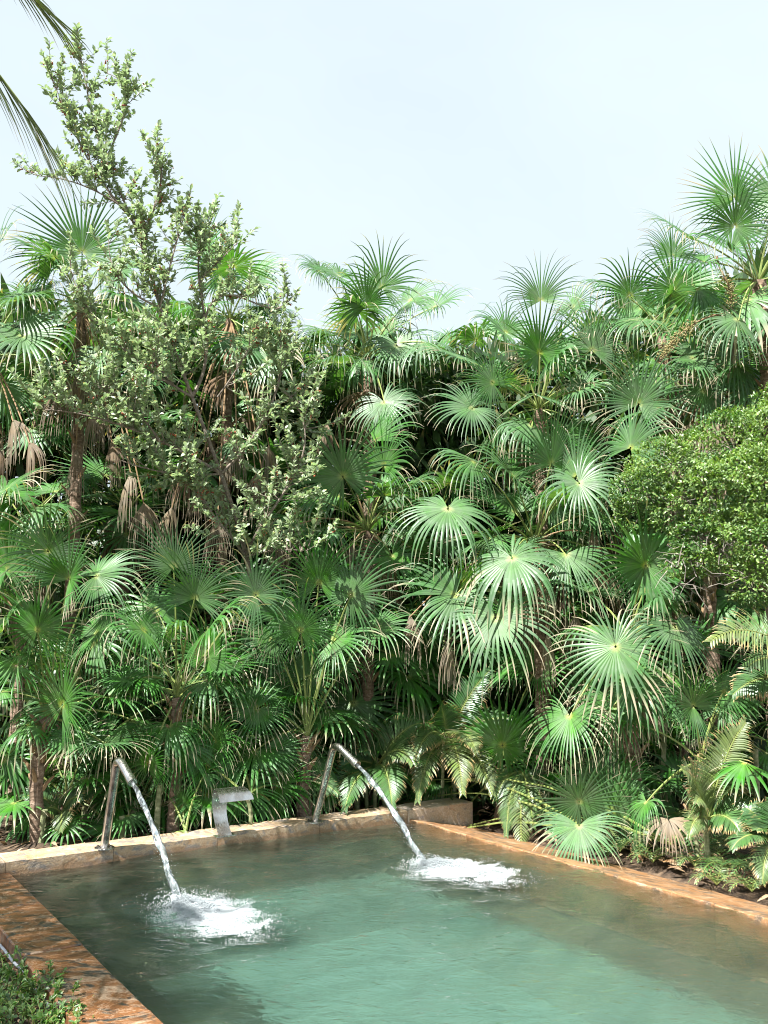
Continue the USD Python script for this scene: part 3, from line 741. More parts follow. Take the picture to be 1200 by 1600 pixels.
# hero leaf columns: px, py, r, theta, tow, face, droop, tone, dry, nearer, arc
# ---- upper storey
palm('tall palm at far left with upright fan leaves behind the berry shrub', (128, 480), 10.6, 0, [
    (128, 395, 115, 96, .1, .75, .15, .35, .05, .25, 240), (75, 400, 95, 150, .3, .5, .7, .5, .15, .3), (185, 420, 95, 40, .2, .5, .6, .5, .1, .2),
    (70, 455, 90, 200, .4, .3, .9, .6, .2, .4), (205, 500, 95, -20, .4, .4, .9, .6, .1, .3), (215, 585, 85, -60, .6, .4, .8, .55, .2, .4), (155, 555, 80, -80, .7, .5, .9, .7, .2, .5)], 101, dead=6, fill=8, frad=.7, dk=dict(drop=(.5, 1.2), spread=.5), dry_leaves=[(150, 640, .5, 95, -85, .7, .8, 150), (205, 735, .8, 110, -95, .75, .95, 140), (225, 785, 1.0, 95, -80, .7, .7, 170), (120, 700, .6, 100, -100, .7, .9, 110), (175, 690, .7, 90, -75, .7, .5, 150)])
palm('palm at the left edge with one broad yellow green leaf facing out', (-20, 560), 9.9, 0, [
    (35, 525, 110, -50, .5, .75, .7, .85, .1, .5), (-5, 390, 90, 50, .3, .5, .8, .6, .1, .2), (25, 470, 100, 20, .3, .3, 1.0, .6, .15, .3), (5, 610, 90, -80, .4, .6, .9, .3, .1, .2)], 102, dead=7, fill=6, frad=.65, dk=dict(drop=(.3, .8), spread=.45, azr=(-2.6, 0.2)), dry_leaves=[(20, 655, .6, 100, -75, .7, .85, 190), (45, 690, .7, 90, -60, .7, .6, 150), (0, 700, .5, 90, -95, .7, .4, 150)])
palm('palm half hidden behind the berry shrub with a leaf against the sky', (360, 500), 11.8, 0, [
    (392, 440, 75, 40, .2, .5, .7, .6, .1, .2), (318, 390, 70, 80, .1, .7, .3, .4, .1, .2), (415, 480, 75, -30, .3, .4, .9, .7, .2, .2), (345, 430, 80, 110, .2, .6, .5, .5, .1, .1), (420, 560, 85, -70, .5, .6, .8, .7, .2, .5)], 103, dead=7, fill=9, frad=.65, dk=dict(drop=(.6, 2.0), spread=.7), dry_leaves=[(292, 740, 1.3, 80, -110, .8, .15, 190), (340, 810, 1.4, 95, -85, .7, .8, 140), (310, 770, 1.2, 90, -90, .7, .5, 150), (420, 815, 1.5, 90, -60, .6, .85, 150), (400, 740, 1.0, 95, -90, .7, .6, 140), (370, 690, .9, 90, -80, .7, .8, 140), (270, 790, 1.5, 100, -100, .7, .9, 120)])
palm('centre palm with pinkish trunk and arching leaves against the sky', (575, 560), 12.2, 0, [
    (597, 450, 85, 75, .25, .75, .55, .6, .08, .5, 250), (572, 478, 80, 105, .3, .8, .7, .4, .08, .7, 260), (530, 432, 75, 150, .1, .5, 1.0, .65, .15, .2), (500, 425, 60, 140, .2, .4, 1.1, .7, .2, .1),
    (640, 470, 85, 25, .2, .5, .9, .65, .15, .3), (505, 515, 80, 170, .6, .25, 1.3, .7, .15, .5), (530, 568, 85, 190, .8, .3, 1.3, .8, .15, .9), (660, 535, 85, -10, .8, .25, 1.3, .85, .12, .8),
    (600, 628, 80, -80, .7, .75, .8, .9, .12, 1.1), (680, 480, 70, 20, .1, .4, .5, .5, .1, -.4), (620, 540, 90, -60, .6, .5, 1.2, .7, .15, .5)], 104, dead=3, fill=8, frad=.7, r0=.11, r1=.075, dk=dict(drop=(.5, 1.0)))
palm('right of centre palm with a large dark round leaf facing out', (842, 640), 10.9, 0, [
    (842, 552, 98, 92, .15, .85, .1, .2, .05, .5, 300), (845, 470, 80, 90, .0, .6, .5, .65, .12, 0.0, 220), (925, 548, 90, 75, .2, .75, .35, .85, .1, .4, 220), (770, 598, 72, 150, .35, .8, .35, .5, .1, .5), (738, 638, 80, 175, .4, .75, .5, .85, .12, .6),
    (830, 665, 95, -80, 1.0, .15, 1.4, .75, .25, .7), (905, 610, 80, 20, .4, .5, .9, .7, .2, .4), (790, 520, 80, 140, .1, .4, .8, .55, .12, .1), (895, 480, 70, 50, .1, .4, .9, .5, .12, .0), (720, 560, 70, 160, .2, .4, .6, .6, .1, .0)], 105, dead=4, fill=9, frad=.65)
palm('tallest palm at the top right corner with spiky leaves against the sky', (1185, 440), 9.6, -.1, [
    (1148, 310, 100, 88, .1, .8, .1, .25, .05, .3, 250), (1148, 354, 78, 85, .35, .85, .3, .3, .08, .5, 280), (1075, 372, 95, 160, .25, .55, .55, .35, .12, .3, 240), (1215, 310, 90, 80, .0, .6, .3, .6, .1, .0), (1100, 410, 90, 190, .4, .5, .8, .4, .12, .3),
    (1152, 498, 95, -80, .5, .75, .7, .85, .15, .6), (1210, 500, 90, -60, .5, .5, .9, .7, .15, .4)], 106, dead=2, fill=6, frad=.65, r0=.1, r1=.075)
palm('dark crowned palm below and left of the tallest palm', (1035, 520), 10.9, 0, [
    (1052, 452, 88, 95, .15, .8, .3, .15, .08, .4, 260), (985, 462, 85, 130, .2, .5, .8, .35, .15, .3), (1050, 400, 70, 90, -.1, .5, .5, .5, .1, -.3, 200), (960, 450, 75, 150, .1, .4, .8, .45, .12, .1), (1000, 500, 80, 200, .5, .4, 1.1, .6, .2, .5),
    (1080, 500, 85, -30, .5, .5, .8, .2, .1, .4), (930, 500, 70, 150, .2, .4, .8, .6, .15, .0)], 107, dead=4, fill=8, frad=.62)
palm('palm with ragged drooping leaves just above the clipped green bush', (1090, 640), 10.1, 0, [
    (1082, 560, 85, 170, .4, .6, .7, .75, .15, .5), (998, 632, 95, 80, .35, .8, .3, .85, .12, .7, 250), (985, 700, 90, 60, .4, .6, .5, .7, .15, .8, 240), (1150, 560, 100, -80, .6, .5, 1.0, .7, .3, .5), (1180, 610, 100, -85, .6, .5, 1.1, .65, .35, .5), (1100, 610, 90, -100, .5, .5, 1.0, .6, .3, .4), (1040, 570, 80, 190, .5, .4, 1.2, .7, .2, .3)], 108, dead=6, fill=6, frad=.65, dk=dict(drop=(.1, .8), spread=.6))
# ---- middle storey
palm('mid height palm in the centre with a big round leaf lit at its hub', (575, 830), 10.9, 0, [
    (536, 745, 105, 105, .3, .85, .3, .75, .12, .6, 300), (600, 728, 85, 70, .25, .7, .5, .2, .08, .5, 260), (585, 690, 90, 60, .1, .3, .4, .25, .05, .2, 120), (500, 840, 85, 150, .5, .4, .8, .5, .2, .6), (640, 760, 80, 20, .5, .4, 1.2, .7, .2, .5), (460, 810, 80, 160, .3, .3, .7, .35, .25, .3), (520, 880, 80, 170, .6, .5, .7, .3, .15, .5)], 109, dead=4, fill=10, frad=.62, dry_leaves=[(470, 815, .6, 85, -110, .6, .8, 150), (440, 850, .6, 80, -80, .6, .9, 130), (550, 850, .3, 80, -90, .6, .5, 130), (510, 660, .2, 75, -100, .6, .6, 130)])
palm('mid height palm with long brown tipped leaves arching in three tiers', (835, 850), 10.4, 0, [
    (700, 795, 125, -100, 1.0, .42, 1.2, .75, .12, .9), (800, 872, 130, -90, 1.1, .22, 1.35, .85, .22, 1.2), (712, 930, 115, -125, .6, .65, .6, .65, .3, 1.0), (775, 965, 128, -80, .6, .75, .7, .75, .32, 1.3, 300),
    (900, 745, 95, 60, .3, .6, .4, .6, .12, .5, 220), (862, 725, 110, 95, .15, .5, .35, .65, .1, .5, 200), (800, 745, 100, 140, .3, .5, .8, .55, .2, .4), (740, 720, 95, 165, .4, .5, .9, .6, .25, .4),
    (905, 755, 90, -60, .5, .7, .8, .9, .1, .9), (885, 865, 110, -90, .5, .6, .9, .7, .35, .9, 200), (765, 840, 90, 200, .5, .4, 1.0, .5, .3, .4), (930, 800, 85, -30, .4, .4, 1.0, .5, .2, .4)], 110, dead=6, fill=8, frad=.68, r0=.085, dry_leaves=[(855, 985, 1.1, 105, -92, .6, .95, 60), (935, 890, .6, 85, -70, .7, .15, 190), (640, 960, .9, 95, -85, .6, .8, 110), (900, 960, .7, 100, -95, .6, .5, 130), (820, 940, .6, 95, -100, .6, .7, 110), (700, 1000, .9, 90, -90, .6, .85, 90), (925, 830, .5, 85, -80, .6, .8, 120)])
palm('palm left of the bush holding a dark star shaped leaf over pale ones', (985, 1000), 9.3, -.1, [
    (1008, 884, 108, 80, .3, .85, .25, .3, .08, .7, 330), (962, 1010, 120, -85, .4, .85, .35, .65, .3, .9, 330), (1055, 980, 105, -65, .5, .7, .6, .85, .35, .8, 250), (890, 1118, 95, -110, .4, .6, .7, .2, .3, .4, 250), (960, 1100, 100, -90, .4, .6, .8, .3, .3, .3, 250), (1040, 1060, 90, -70, .3, .5, .8, .3, .3, .1)], 111, dead=5, fill=8, frad=.6, r0=.08)
palm('young palm with one bright split leaf beside the feathery palm at right', (1095, 1190), 8.6, -.12, [
    (1083, 1103, 80, 150, .3, .85, .3, .6, .08, .3, 300), (1130, 1080, 70, 60, .1, .5, .4, .25, .05, .0), (1110, 1240, 60, -90, .6, .4, .8, .3, .2, .1)], 112, fill=4, frad=.42, r0=.035, r1=.03, tone=.2)
# ---- lower left, along the wall
palm('bright green palm at the left end of the ledge with round leaves', (72, 1120), 8.75, 0, [
    (75, 862, 95, 105, .3, .85, .3, .8, .08, .2, 300), (108, 905, 92, 75, .3, .8, .15, .25, .08, .35, 250), (150, 900, 85, 20, .3, .7, .5, .6, .15, .2), (58, 985, 85, 100, .35, .75, .3, .2, .12, .45), (98, 1102, 112, 85, .3, .85, .25, .15, .08, .7, 310),
    (170, 1165, 95, 10, .5, .45, .3, .55, .15, .8, 170), (12, 890, 85, 90, .2, .7, .3, .2, .15, .1), (5, 985, 90, 60, .4, .4, .8, .25, .2, .3), (25, 1040, 85, 170, .4, .5, .5, .15, .1, .3), (150, 990, 85, 30, .3, .5, .6, .3, .2, .1)], 113, fillD=.45, fill=10, frad=.55, tone=.2, r0=.065, r1=.055, fk=dict(face=.4))
palm('yellow tipped palm leaning in from the left edge above the ledge palms', (-30, 900), 9.2, 0, [
    (10, 765, 90, 30, .4, .5, .5, .45, .3, .3), (60, 790, 85, 10, .4, .4, .9, .5, .35, .3), (-10, 850, 90, 60, .3, .6, .4, .15, .1, .2)], 114, fill=7, frad=.55, tone=.3, dead=2)
palm('palm between the left spout and the blade with a pale blue green leaf', (275, 1090), 9.1, 0, [
    (272, 885, 92, 95, .25, .8, .2, .95, .05, .2, 240), (305, 935, 95, 75, .25, .7, .35, .75, .1, .35, 220), (225, 985, 105, 120, .6, .45, .7, .2, .2, .6), (325, 985, 105, 55, .6, .4, .9, .2, .3, .6), (375, 1030, 95, 70, .3, .7, .4, .15, .12, .5), (410, 1070, 115, -10, .9, .3, 1.2, .6, .25, .8),
    (400, 930, 85, 110, .2, .6, .5, .7, .1, .0), (205, 1060, 70, 180, .3, .5, .6, .1, .1, .1), (235, 1195, 60, 70, .4, .7, .3, .0, .05, .5), (340, 1160, 70, 60, .3, .5, .5, .1, .1, .1)], 115, fillD=.45, fill=12, frad=.52, tone=.15, r0=.06, r1=.05, fk=dict(face=.4, plen=(.5, 1.0)))
palm('palm with fibrous base right behind the right spout', (480, 1150), 9.75, 0, [
    (498, 912, 92, 88, .2, .75, .2, .05, .05, .3, 260), (548, 930, 95, 65, .3, .85, .2, .75, .12, .4, 310), (440, 960, 90, 130, .2, .6, .4, .6, .1, .2), (425, 1000, 90, 150, .3, .6, .4, .6, .1, .3), (560, 1065, 85, 60, .4, .7, .35, .6, .2, .7, 280), (470, 985, 80, 80, .3, .7, .5, .05, .15, .5), (520, 1000, 90, 40, .2, .5, .5, .3, .2, .2),
    (412, 1108, 82, 200, .4, .75, .3, .2, .08, .6), (455, 1145, 85, -75, .3, .3, .5, .35, .15, .5, 110), (555, 1130, 80, -20, .6, .4, .7, .3, .3, .6), (590, 980, 80, 20, .3, .6, .5, .35, .3, .2)], 116, fillD=.45, fill=10, frad=.55, tone=.2, r0=.09, r1=.05, fk=dict(face=.3, plen=(.5, 1.0)))
palm('small star shaped seedling palm left of the steel blade', (290, 1300), 8.75, 0, [(286, 1262, 48, 80, .3, .85, .3, .2, .05, .1, 340)], 117, fill=3, frad=.25, tone=.1, r0=.02, r1=.015, name='seedling_palm', mat='green_trunk')
palm('shaded palm whose leaf fans out right behind the steel blade', (385, 1245), 9.1, 0, [(385, 1235, 78, -80, .5, .7, .4, .05, .05, .2, 240), (330, 1200, 70, 120, .3, .6, .3, .0, .05, .0), (440, 1230, 70, 20, .3, .6, .3, .0, .05, .0)], 118, fill=6, frad=.45, tone=.05, r0=.02, r1=.018, mat='green_trunk', fillD=.3)
# ---- lower right
palm('low palm with three pale leaves fanned just behind the right coping', (935, 1310), 9.0, -.1, [
    (905, 1253, 82, 110, .35, .85, .1, .75, .04, .25, 330), (955, 1268, 90, 65, .3, .75, .15, .45, .05, .1, 240), (905, 1290, 85, -90, .8, .3, .5, .7, .1, .45, 230), (930, 1225, 70, 90, .0, .7, .2, .9, .05, -.1, 200)], 119, fill=4, frad=.4, tone=.3, r0=.03, r1=.025, mat='green_trunk')
palm('dark shaded palm with one round leaf above the end of the ledge', (775, 1220), 10.5, 0, [(785, 1165, 92, 100, .25, .85, .15, .0, .05, .4, 330), (840, 1040, 85, 60, .2, .7, .3, .0, .1, .1), (700, 1120, 80, 150, .3, .6, .4, .0, .1, .1), (860, 1150, 80, 10, .3, .5, .6, .1, .2, .1)], 120, fill=8, frad=.55, tone=.0, r0=.05, r1=.04)
palm('withered small palm with a pinkish brown leaf near the right coping', (1050, 1320), 8.5, -.12, [], 121, fill=3, frad=.3, tone=.2, r0=.02, r1=.02, dead=0)
rng = np.random.default_rng(5)
add_leaf('/World/fan_palm_019', at(1045, 1280, 8.3), at(1050, 1320, 8.5), *hero_vectors(-90, .8, .3), .33, rng, mat='dry', name='dry_leaf', label='pinkish brown withered leaf', arc=200, nseg=24, droop=.8, tone=.9)

low = [(70, 1265, 8.7, 'hiding the foot of the far left trunk'), (190, 1275, 8.95, 'low in the shade just right of the left spout'), (250, 1225, 9.0, 'above the small star shaped seedling'), (455, 1245, 9.85, 'low in the shade just left of the right spout'),
       (30, 1230, 9.1, 'in the dark at the far left end of the ledge'), (130, 1215, 9.3, 'in the dark between the far left trunk and the left spout'), (215, 1250, 9.25, 'right behind the left spout'), (330, 1170, 9.6, 'in the dark above the steel blade'), (430, 1200, 9.8, 'in the dark between the blade and the fibrous base'), (560, 1190, 10.4, 'in the dark above the right spout'), (650, 1080, 11.0, 'in the black hollow above the feathery fronds'),
       (860, 1210, 10.3, 'in the dark left of the low pale palm'), (1000, 1200, 9.6, 'in the dark right of the low pale palm'), (1040, 1130, 9.7, 'in the dark under the bright split leaf'), (1180, 1170, 9.0, 'in the dark behind the striped feathery fronds'), (1120, 1290, 9.0, 'in the dark low behind the striped feathery fronds'), (960, 1290, 9.7, 'low in the dark behind the withered leaf')]
for i, (px, py, D, w_) in enumerate(low):
    palm('dark undergrowth palm ' + w_, (px, py), D, -.05, [], 400 + i, name='undergrowth_palm', fill=13, frad=.42, tone=.08, r0=.03, r1=.025, mat='green_trunk', fel=(70, -35), fillD=.6, fk=dict(nseg=22, rows=7, face=.35, droop=.35, plen=(.3, .65)))

# ---- palms further back, seen through the gaps
back = [(60, 640, 12.5), (250, 560, 13.2), (440, 600, 13.5), (330, 690, 12.2), (650, 620, 13.6), (740, 580, 13.5), (960, 560, 13.0), (1120, 560, 12.0), (1210, 560, 11.5), (200, 800, 11.6), (430, 800, 12.2), (690, 800, 12.3), (960, 830, 11.6), (1100, 880, 10.8), (1200, 900, 10.3), (40, 830, 11.0), (700, 980, 11.8), (560, 1020, 11.3), (330, 1000, 10.9), (160, 1060, 10.4), (880, 1000, 11.0)]
where = ['beyond the far left crowns', 'behind the berry shrub', 'behind the right limb of the berry shrub', 'deep behind the middle of the berry shrub', 'right behind the centre palm', 'in the dip of the skyline', 'behind the dark round leaf', 'behind the tallest palm', 'at the right edge under the tallest palm', 'in deep shade below the berry shrub', 'in deep shade left of the centre', 'in the dark gap right of the lit round leaf', 'in the dark gap left of the green bush', 'behind the clipped green bush', 'at the right edge behind the green bush', 'in the shade behind the left edge palms', 'in the black hollow at the centre', 'behind the palm with fibrous base', 'behind the pale blue green leaf', 'in the shade above the left spout', 'behind the three tiers of arching leaves']
for i, ((px, py, D), w_) in enumerate(zip(back, where)):
    palm('shaded fan palm standing ' + w_, (px, py), D, 0, [], 200 + i, fill=15, frad=.66, tone=.35, fel=(65, -55), dead=5 if i % 2 else 2, fk=dict(nseg=26, rows=7, face=.25))

# ------------------------------------------------------------------ feathery palms
def frond(p0, d0, length, rng, n=30, leaflet=0.3, sag=0.9, width=0.022, vee=0.35, tone=0.3, dry=0.05, hang=0.5, side_hint=None, down=None, full=0.0):
    """a pinnate frond: rachis curve with paired leaflets"""
    k = 24
    d = unit(d0); p = np.array(p0, float); pts = [p.copy()]
    for i in range(k):
        d = unit(d + np.array([0, 0, -1.0]) * sag * (0.2 + i / k) / k * 2)
        p = p + d * length / k; pts.append(p.copy())
    pts = np.array(pts)
    tan = unit(np.gradient(pts, axis=0))
    side = unit(np.cross(tan, [0, 0, 1.0]) if side_hint is None else np.cross(tan, side_hint))
    nrm = unit(np.cross(side, tan))
    V, Q, TN, ST = [], [], [], []
    o = 0
    s_at = np.linspace(0.16, 0.995, n)
    for sgn in (-1, 1):
        for s in s_at:
            x = s * k; i = min(int(x), k - 1); u = x - i
            c = pts[i] * (1 - u) + pts[i + 1] * u
            L = leaflet * (math.sin(min(s * 1.1, 1) * math.pi * 0.86 + 0.28) ** 0.7 * (1 - full) + full) * rng.uniform(.9, 1.08)
            fw = 0.25 + 0.85 * s
            dd = unit(side[i] * sgn + tan[i] * fw + nrm[i] * vee + rng.normal(0, .05, 3))
            if down is not None:
                dd = unit(np.asarray(down) + side[i] * sgn * .22 + tan[i] * fw * .35 + rng.normal(0, .06, 3))
            wv_ = unit(np.cross(dd, nrm[i])); q_ = c.copy()
            rows_ = []
            for j, (r_, wd) in enumerate(((0, .35), (.25, 1), (.55, .85), (.8, .5), (1, .05))):
                if j:
                    dd = unit(dd + np.array([0, 0, -1.0]) * hang * 0.30 * j / 2)
                    q_ = q_ + dd * L * (r_ - lastr)
                lastr = r_
                nl = np.cross(wv_, dd)
                rows_.append([q_ - wv_ * width * wd * .5, q_ + nl * width * wd * .18, q_ + wv_ * width * wd * .5])
                ST.append([[r_, 0]] * 3)
            V.append(np.array(rows_).reshape(-1, 3))
            b_ = (np.arange(4) * 3)[:, None] + o
            Q.append(np.vstack([np.hstack([b_, b_ + 1, b_ + 4, b_ + 3]), np.hstack([b_ + 1, b_ + 2, b_ + 5, b_ + 4])]))
            TN.append(np.tile([tone, dry, rng.random()], (15, 1)))
            o += 15
    return pts, np.vstack(V), np.vstack(Q), np.vstack(TN), np.vstack([np.array(x) for x in ST])

def add_frond(palm_, p0, d0, length, rng, mat='frond', name='frond', rr=(0.010, 0.003), label=None, **kw):
    pts, v, q_, tn, st = frond(p0, d0, length, rng, **kw)
    f = obj(name, v, q_, M[mat], palm_, tone=tn, st=st)
    if label:
        tag(prim(f), label)
    tv, tf = tube(pts, np.linspace(rr[0], rr[1], len(pts)), 5)
    obj('stalk', tv, tf, M['petiole'], f)

def aim(p0, target, sag, L=None):
    """the starting direction and length with which a frond of this sag ends at the target"""
    L = L or np.linalg.norm(target - p0) * 1.06
    d = unit(target - p0) + np.array([0, 0, .5 * sag])
    for _ in range(60):
        q_, dd = np.array(p0, float), unit(d)
        for i in range(24):
            dd = unit(dd + np.array([0, 0, -1.0]) * sag * (0.2 + i / 24) / 24 * 2); q_ = q_ + dd * L / 24
        d = unit(d) + (target - q_) / L * .6
    return unit(d), L

def areca(label, base, fronds, seed, stems=3, h=0.5, tone=.3):
    rng = np.random.default_rng(seed)
    t = thing('feather_palm', label, 'palm')
    for i in range(stems):
        b_ = base + np.array([rng.uniform(-.12, .12), rng.uniform(-.08, .08), 0])
        v, f = tube(np.linspace(b_ - [0, 0, .1], b_ + [rng.uniform(-.06, .06), 0, h * rng.uniform(.8, 1.1)], 9), np.linspace(.022, .014, 9) * (1 + .12 * (np.arange(9) % 2)), 8)
        obj('stem', v, f, M['green_trunk'], t)
    top = base + np.array([0, 0, h])
    for (tip_px, tip_py, dn, ln, tn, sg) in fronds:
        tip = at(tip_px, tip_py, base[1] - dn)
        L = np.linalg.norm(tip - top) * (1.08 + .1 * sg)
        d0, L = aim(top, tip, sg, L)
        add_frond(t, top, d0, L, rng, leaflet=ln, sag=sg, tone=tn, n=36, hang=.5, side_hint=unit(np.array([0, -.8, .6])) if rng.random() < .75 else None, dry=.05 + .25 * (rng.random() < .3), vee=.15, width=.07 * ln + .001)
    return t

areca('feathery palm with arching fronds right of the right spout', at(590, 1275, 10.4) * [1, 1, 0], [(545, 1265, .7, .26, .1, 1.0), (500, 1290, .6, .24, .1, 1.0), (610, 1260, .8, .28, .15, 1.1), (570, 1180, .4, .26, .1, .8), (640, 1200, .7, .24, .5, 1.0), (650, 1140, .3, .26, .2, .7), (540, 1200, .2, .25, .0, .7)], 301)
areca('feathery palm with yellowish fronds behind the right part of the ledge', at(700, 1250, 10.7) * [1, 1, 0], [(655, 1190, .8, .24, .4, 1.1), (740, 1180, .8, .26, .85, 1.0), (720, 1240, .9, .26, .8, 1.2), (660, 1250, .8, .25, .5, 1.2), (760, 1240, .8, .25, .7, 1.1), (690, 1110, .2, .26, .1, .6), (620, 1130, .2, .26, .1, .6), (790, 1130, .0, .26, .1, .6), (760, 1060, .0, .26, .0, .5)], 302, h=.75)
areca('feathery palm drooping past the outer end of the ledge', at(815, 1265, 10.3) * [1, 1, 0], [(795, 1300, .6, .2, .3, 1.2), (830, 1290, .6, .2, .35, 1.3), (815, 1330, .7, .2, .75, 1.3), (780, 1250, .4, .22, .2, 1.0), (850, 1240, .3, .22, .05, .8), (860, 1320, .6, .18, .3, 1.2)], 303, h=.45)
areca('feathery palm with pale striped fronds at the lower right', at(1110, 1350, 8.3) * [1, 1, 0] + [0, 0, -.1], [(1070, 1215, .3, .25, .9, .9), (1160, 1150, .1, .28, .85, .7), (1090, 1260, .3, .2, .8, 1.2), (1190, 1220, .2, .25, .35, .9), (1180, 1290, .3, .25, .2, 1.1), (1150, 1300, .35, .24, .15, 1.1), (1205, 1310, .2, .22, .2, 1.0), (1130, 1180, -.1, .26, .4, .6), (1080, 1310, .3, .15, .6, 1.2)], 304, stems=4, h=.42)
areca('feathery palm reaching in from the right edge with a golden frond', at(1290, 1120, 8.0) * [1, 1, 0] + [0, 0, -.1], [(1125, 1020, .5, .3, 1.0, 1.0), (1180, 1050, .3, .3, .3, .9), (1160, 1090, .1, .28, .1, .8), (1200, 900, -.2, .28, .5, .6)], 305, h=1.6)
areca('feathery palm at the foot of the far left trunk beside the left spout', at(95, 1290, 8.95) * [1, 1, 0], [(70, 1270, .2, .16, .4, 1.0), (125, 1255, .2, .16, .2, 1.1), (95, 1300, .3, .14, .6, 1.2), (150, 1240, .0, .18, .1, .9), (40, 1250, .1, .18, .1, .9)], 306, h=.25)
areca('feathery palm in the shade between the blade and the right spout', at(440, 1270, 9.9) * [1, 1, 0], [(420, 1220, .2, .2, .1, 1.0), (460, 1210, .1, .2, .1, 1.0), (520, 1245, .2, .2, .2, 1.0), (440, 1265, .3, .16, .1, 1.1)], 307, h=.3)
areca('feathery palm filling the lower right corner above the coping end', at(1210, 1350, 7.7) * [1, 1, 0] + [0, 0, -.1], [(1150, 1330, .15, .2, .15, 1.1), (1185, 1300, .1, .22, .3, 1.0), (1205, 1260, .0, .22, .1, .8), (1170, 1270, -.1, .22, .05, .8), (1195, 1375, .2, .16, .4, 1.2)], 308, h=.35)
areca('dark feathery palm between the low pale palm and the withered leaf', at(1005, 1310, 9.1) * [1, 1, 0] + [0, 0, -.1], [(975, 1320, .1, .2, .1, 1.1), (1000, 1270, .1, .2, .05, .9), (1040, 1310, .2, .2, .1, 1.1), (1030, 1260, .0, .2, .0, .8), (1000, 1340, .3, .15, .3, 1.2)], 309, h=.3)
# tiny palms along the right coping
for i, (px, py, z_, lab) in enumerate([(1020, 1345, 8.5, 'tuft of narrow seedling fronds below the pinkish brown leaf'), (1175, 1395, 7.55, 'tuft of dry tipped fronds at the right end of the coping'), (1120, 1385, 7.75, 'small seedling tuft between feathery palm and coping')]):
    base = at(px, py, z_); base[2] = -.1
    t = thing('seedling_palm', lab, 'palm')
    rng = np.random.default_rng(330 + i)
    for k in range(7):
        an = k * 0.9 + i
        add_frond(t, base, np.array([math.cos(an), math.sin(an) * .6, 1.1]), .26, rng, n=9, leaflet=.09, sag=1.6, width=.012, tone=.4, dry=.2, rr=(.004, .002))

tuft_rng = np.random.default_rng(360)
for i in range(14):
    b_, a_ = WID + tuft_rng.uniform(.95, 1.7), .9 + i * .27 + tuft_rng.uniform(-.1, .1)
    base = P(b_, a_, -.085)
    t = thing('seedling_tuft', 'small tuft of green seedling fronds on the soil along the right coping', 'seedling', 'seedling tufts along the right coping')
    for k in range(6):
        an = k * 1.05 + i
        add_frond(t, base, np.array([math.cos(an), math.sin(an), tuft_rng.uniform(.8, 1.6)]), tuft_rng.uniform(.28, .5), tuft_rng, n=14, leaflet=.15, sag=1.3, width=.012, tone=float(tuft_rng.uniform(0, .6)), dry=.1, rr=(.004, .002))

# the coconut palm left of the camera whose fronds reach into the top left corner and shade the near side
coco = thing('coconut_palm', 'tall palm outside the left edge with long hanging fronds in the top corner', 'palm')
CR = np.array([-6.0, 2.7, 6.6])
rng = np.random.default_rng(77)
v, f = tube(bez(np.array([-7.0, 2.4, -.25]), np.array([-6.3, 2.4, 3.2]), CR, 30), np.linspace(.17, .11, 30) * (1 + .05 * (np.arange(30) % 2)), 16)
obj('trunk', v, f, M['trunk'], coco)
def coco_frond(d, L, **kw):
    o = dict(n=46, leaflet=.75, sag=1.0, width=.042, vee=.1, tone=.45, dry=.1, hang=.75, rr=(.03, .006))
    o.update(kw)
    add_frond(coco, CR, d, L, rng, **o)
for tg, sg, lf, dn in ((at(-18, 190, 4.7), .8, .85, (.50, .05, -.8)), (at(-5, 5, 5.1), .6, .6, (.55, .1, -.5))):
    d, L = aim(CR, tg, sg, np.linalg.norm(tg - CR) * 1.1)
    coco_frond(d, L, sag=sg, leaflet=lf, n=92, hang=.35, tone=.8, width=.017, dry=.12, down=dn, full=.7)
for k in range(9):
    an = k * .698 + 1.9
    d = np.array([math.cos(an), math.sin(an), rng.uniform(.1, .9)])
    coco_frond(unit(d), rng.uniform(2.2, 2.8))

# ------------------------------------------------------------------ small leaved shrubs
def leaf_batch(pos, dirs, nrm, length, width, tone, rng, rounded=True):
    n = len(pos)
    d = unit(dirs); s = unit(np.cross(nrm, d)); nn_ = np.cross(d, s)
    L = np.broadcast_to(length, (n,))[:, None]; W = np.broadcast_to(width, (n,))[:, None] / 2
    prof = ((0, 0), (.35, .72), (.7, 1.0), (1.0, .12)) if rounded else ((0, .05), (.3, .9), (.6, .8), (1.0, .03))
    rows_ = []
    for t, w_ in prof:
        c = pos + d * L * t - nn_ * L * 0.18 * t * t
        rows_.append(np.stack([c - s * W * w_ + nn_ * W * w_ * .3, c, c + s * W * w_ + nn_ * W * w_ * .3], 1))
    V = np.stack(rows_, 1).reshape(n, -1, 3)
    b_ = (np.arange(3) * 3)
    q_ = np.array([[x, x + 1, x + 4, x + 3] for x in b_] + [[x + 1, x + 2, x + 5, x + 4] for x in b_])
    Q = (np.arange(n) * 12)[:, None, None] + q_[None]
    tn = np.stack([np.broadcast_to(tone, (n,)), np.zeros(n), rng.random(n)], 1)
    return V.reshape(-1, 3), Q.reshape(-1, 4), np.repeat(tn, 12, 0), np.tile(np.repeat([p[0] for p in prof], 3)[:, None] * [1, 0], (n, 1))

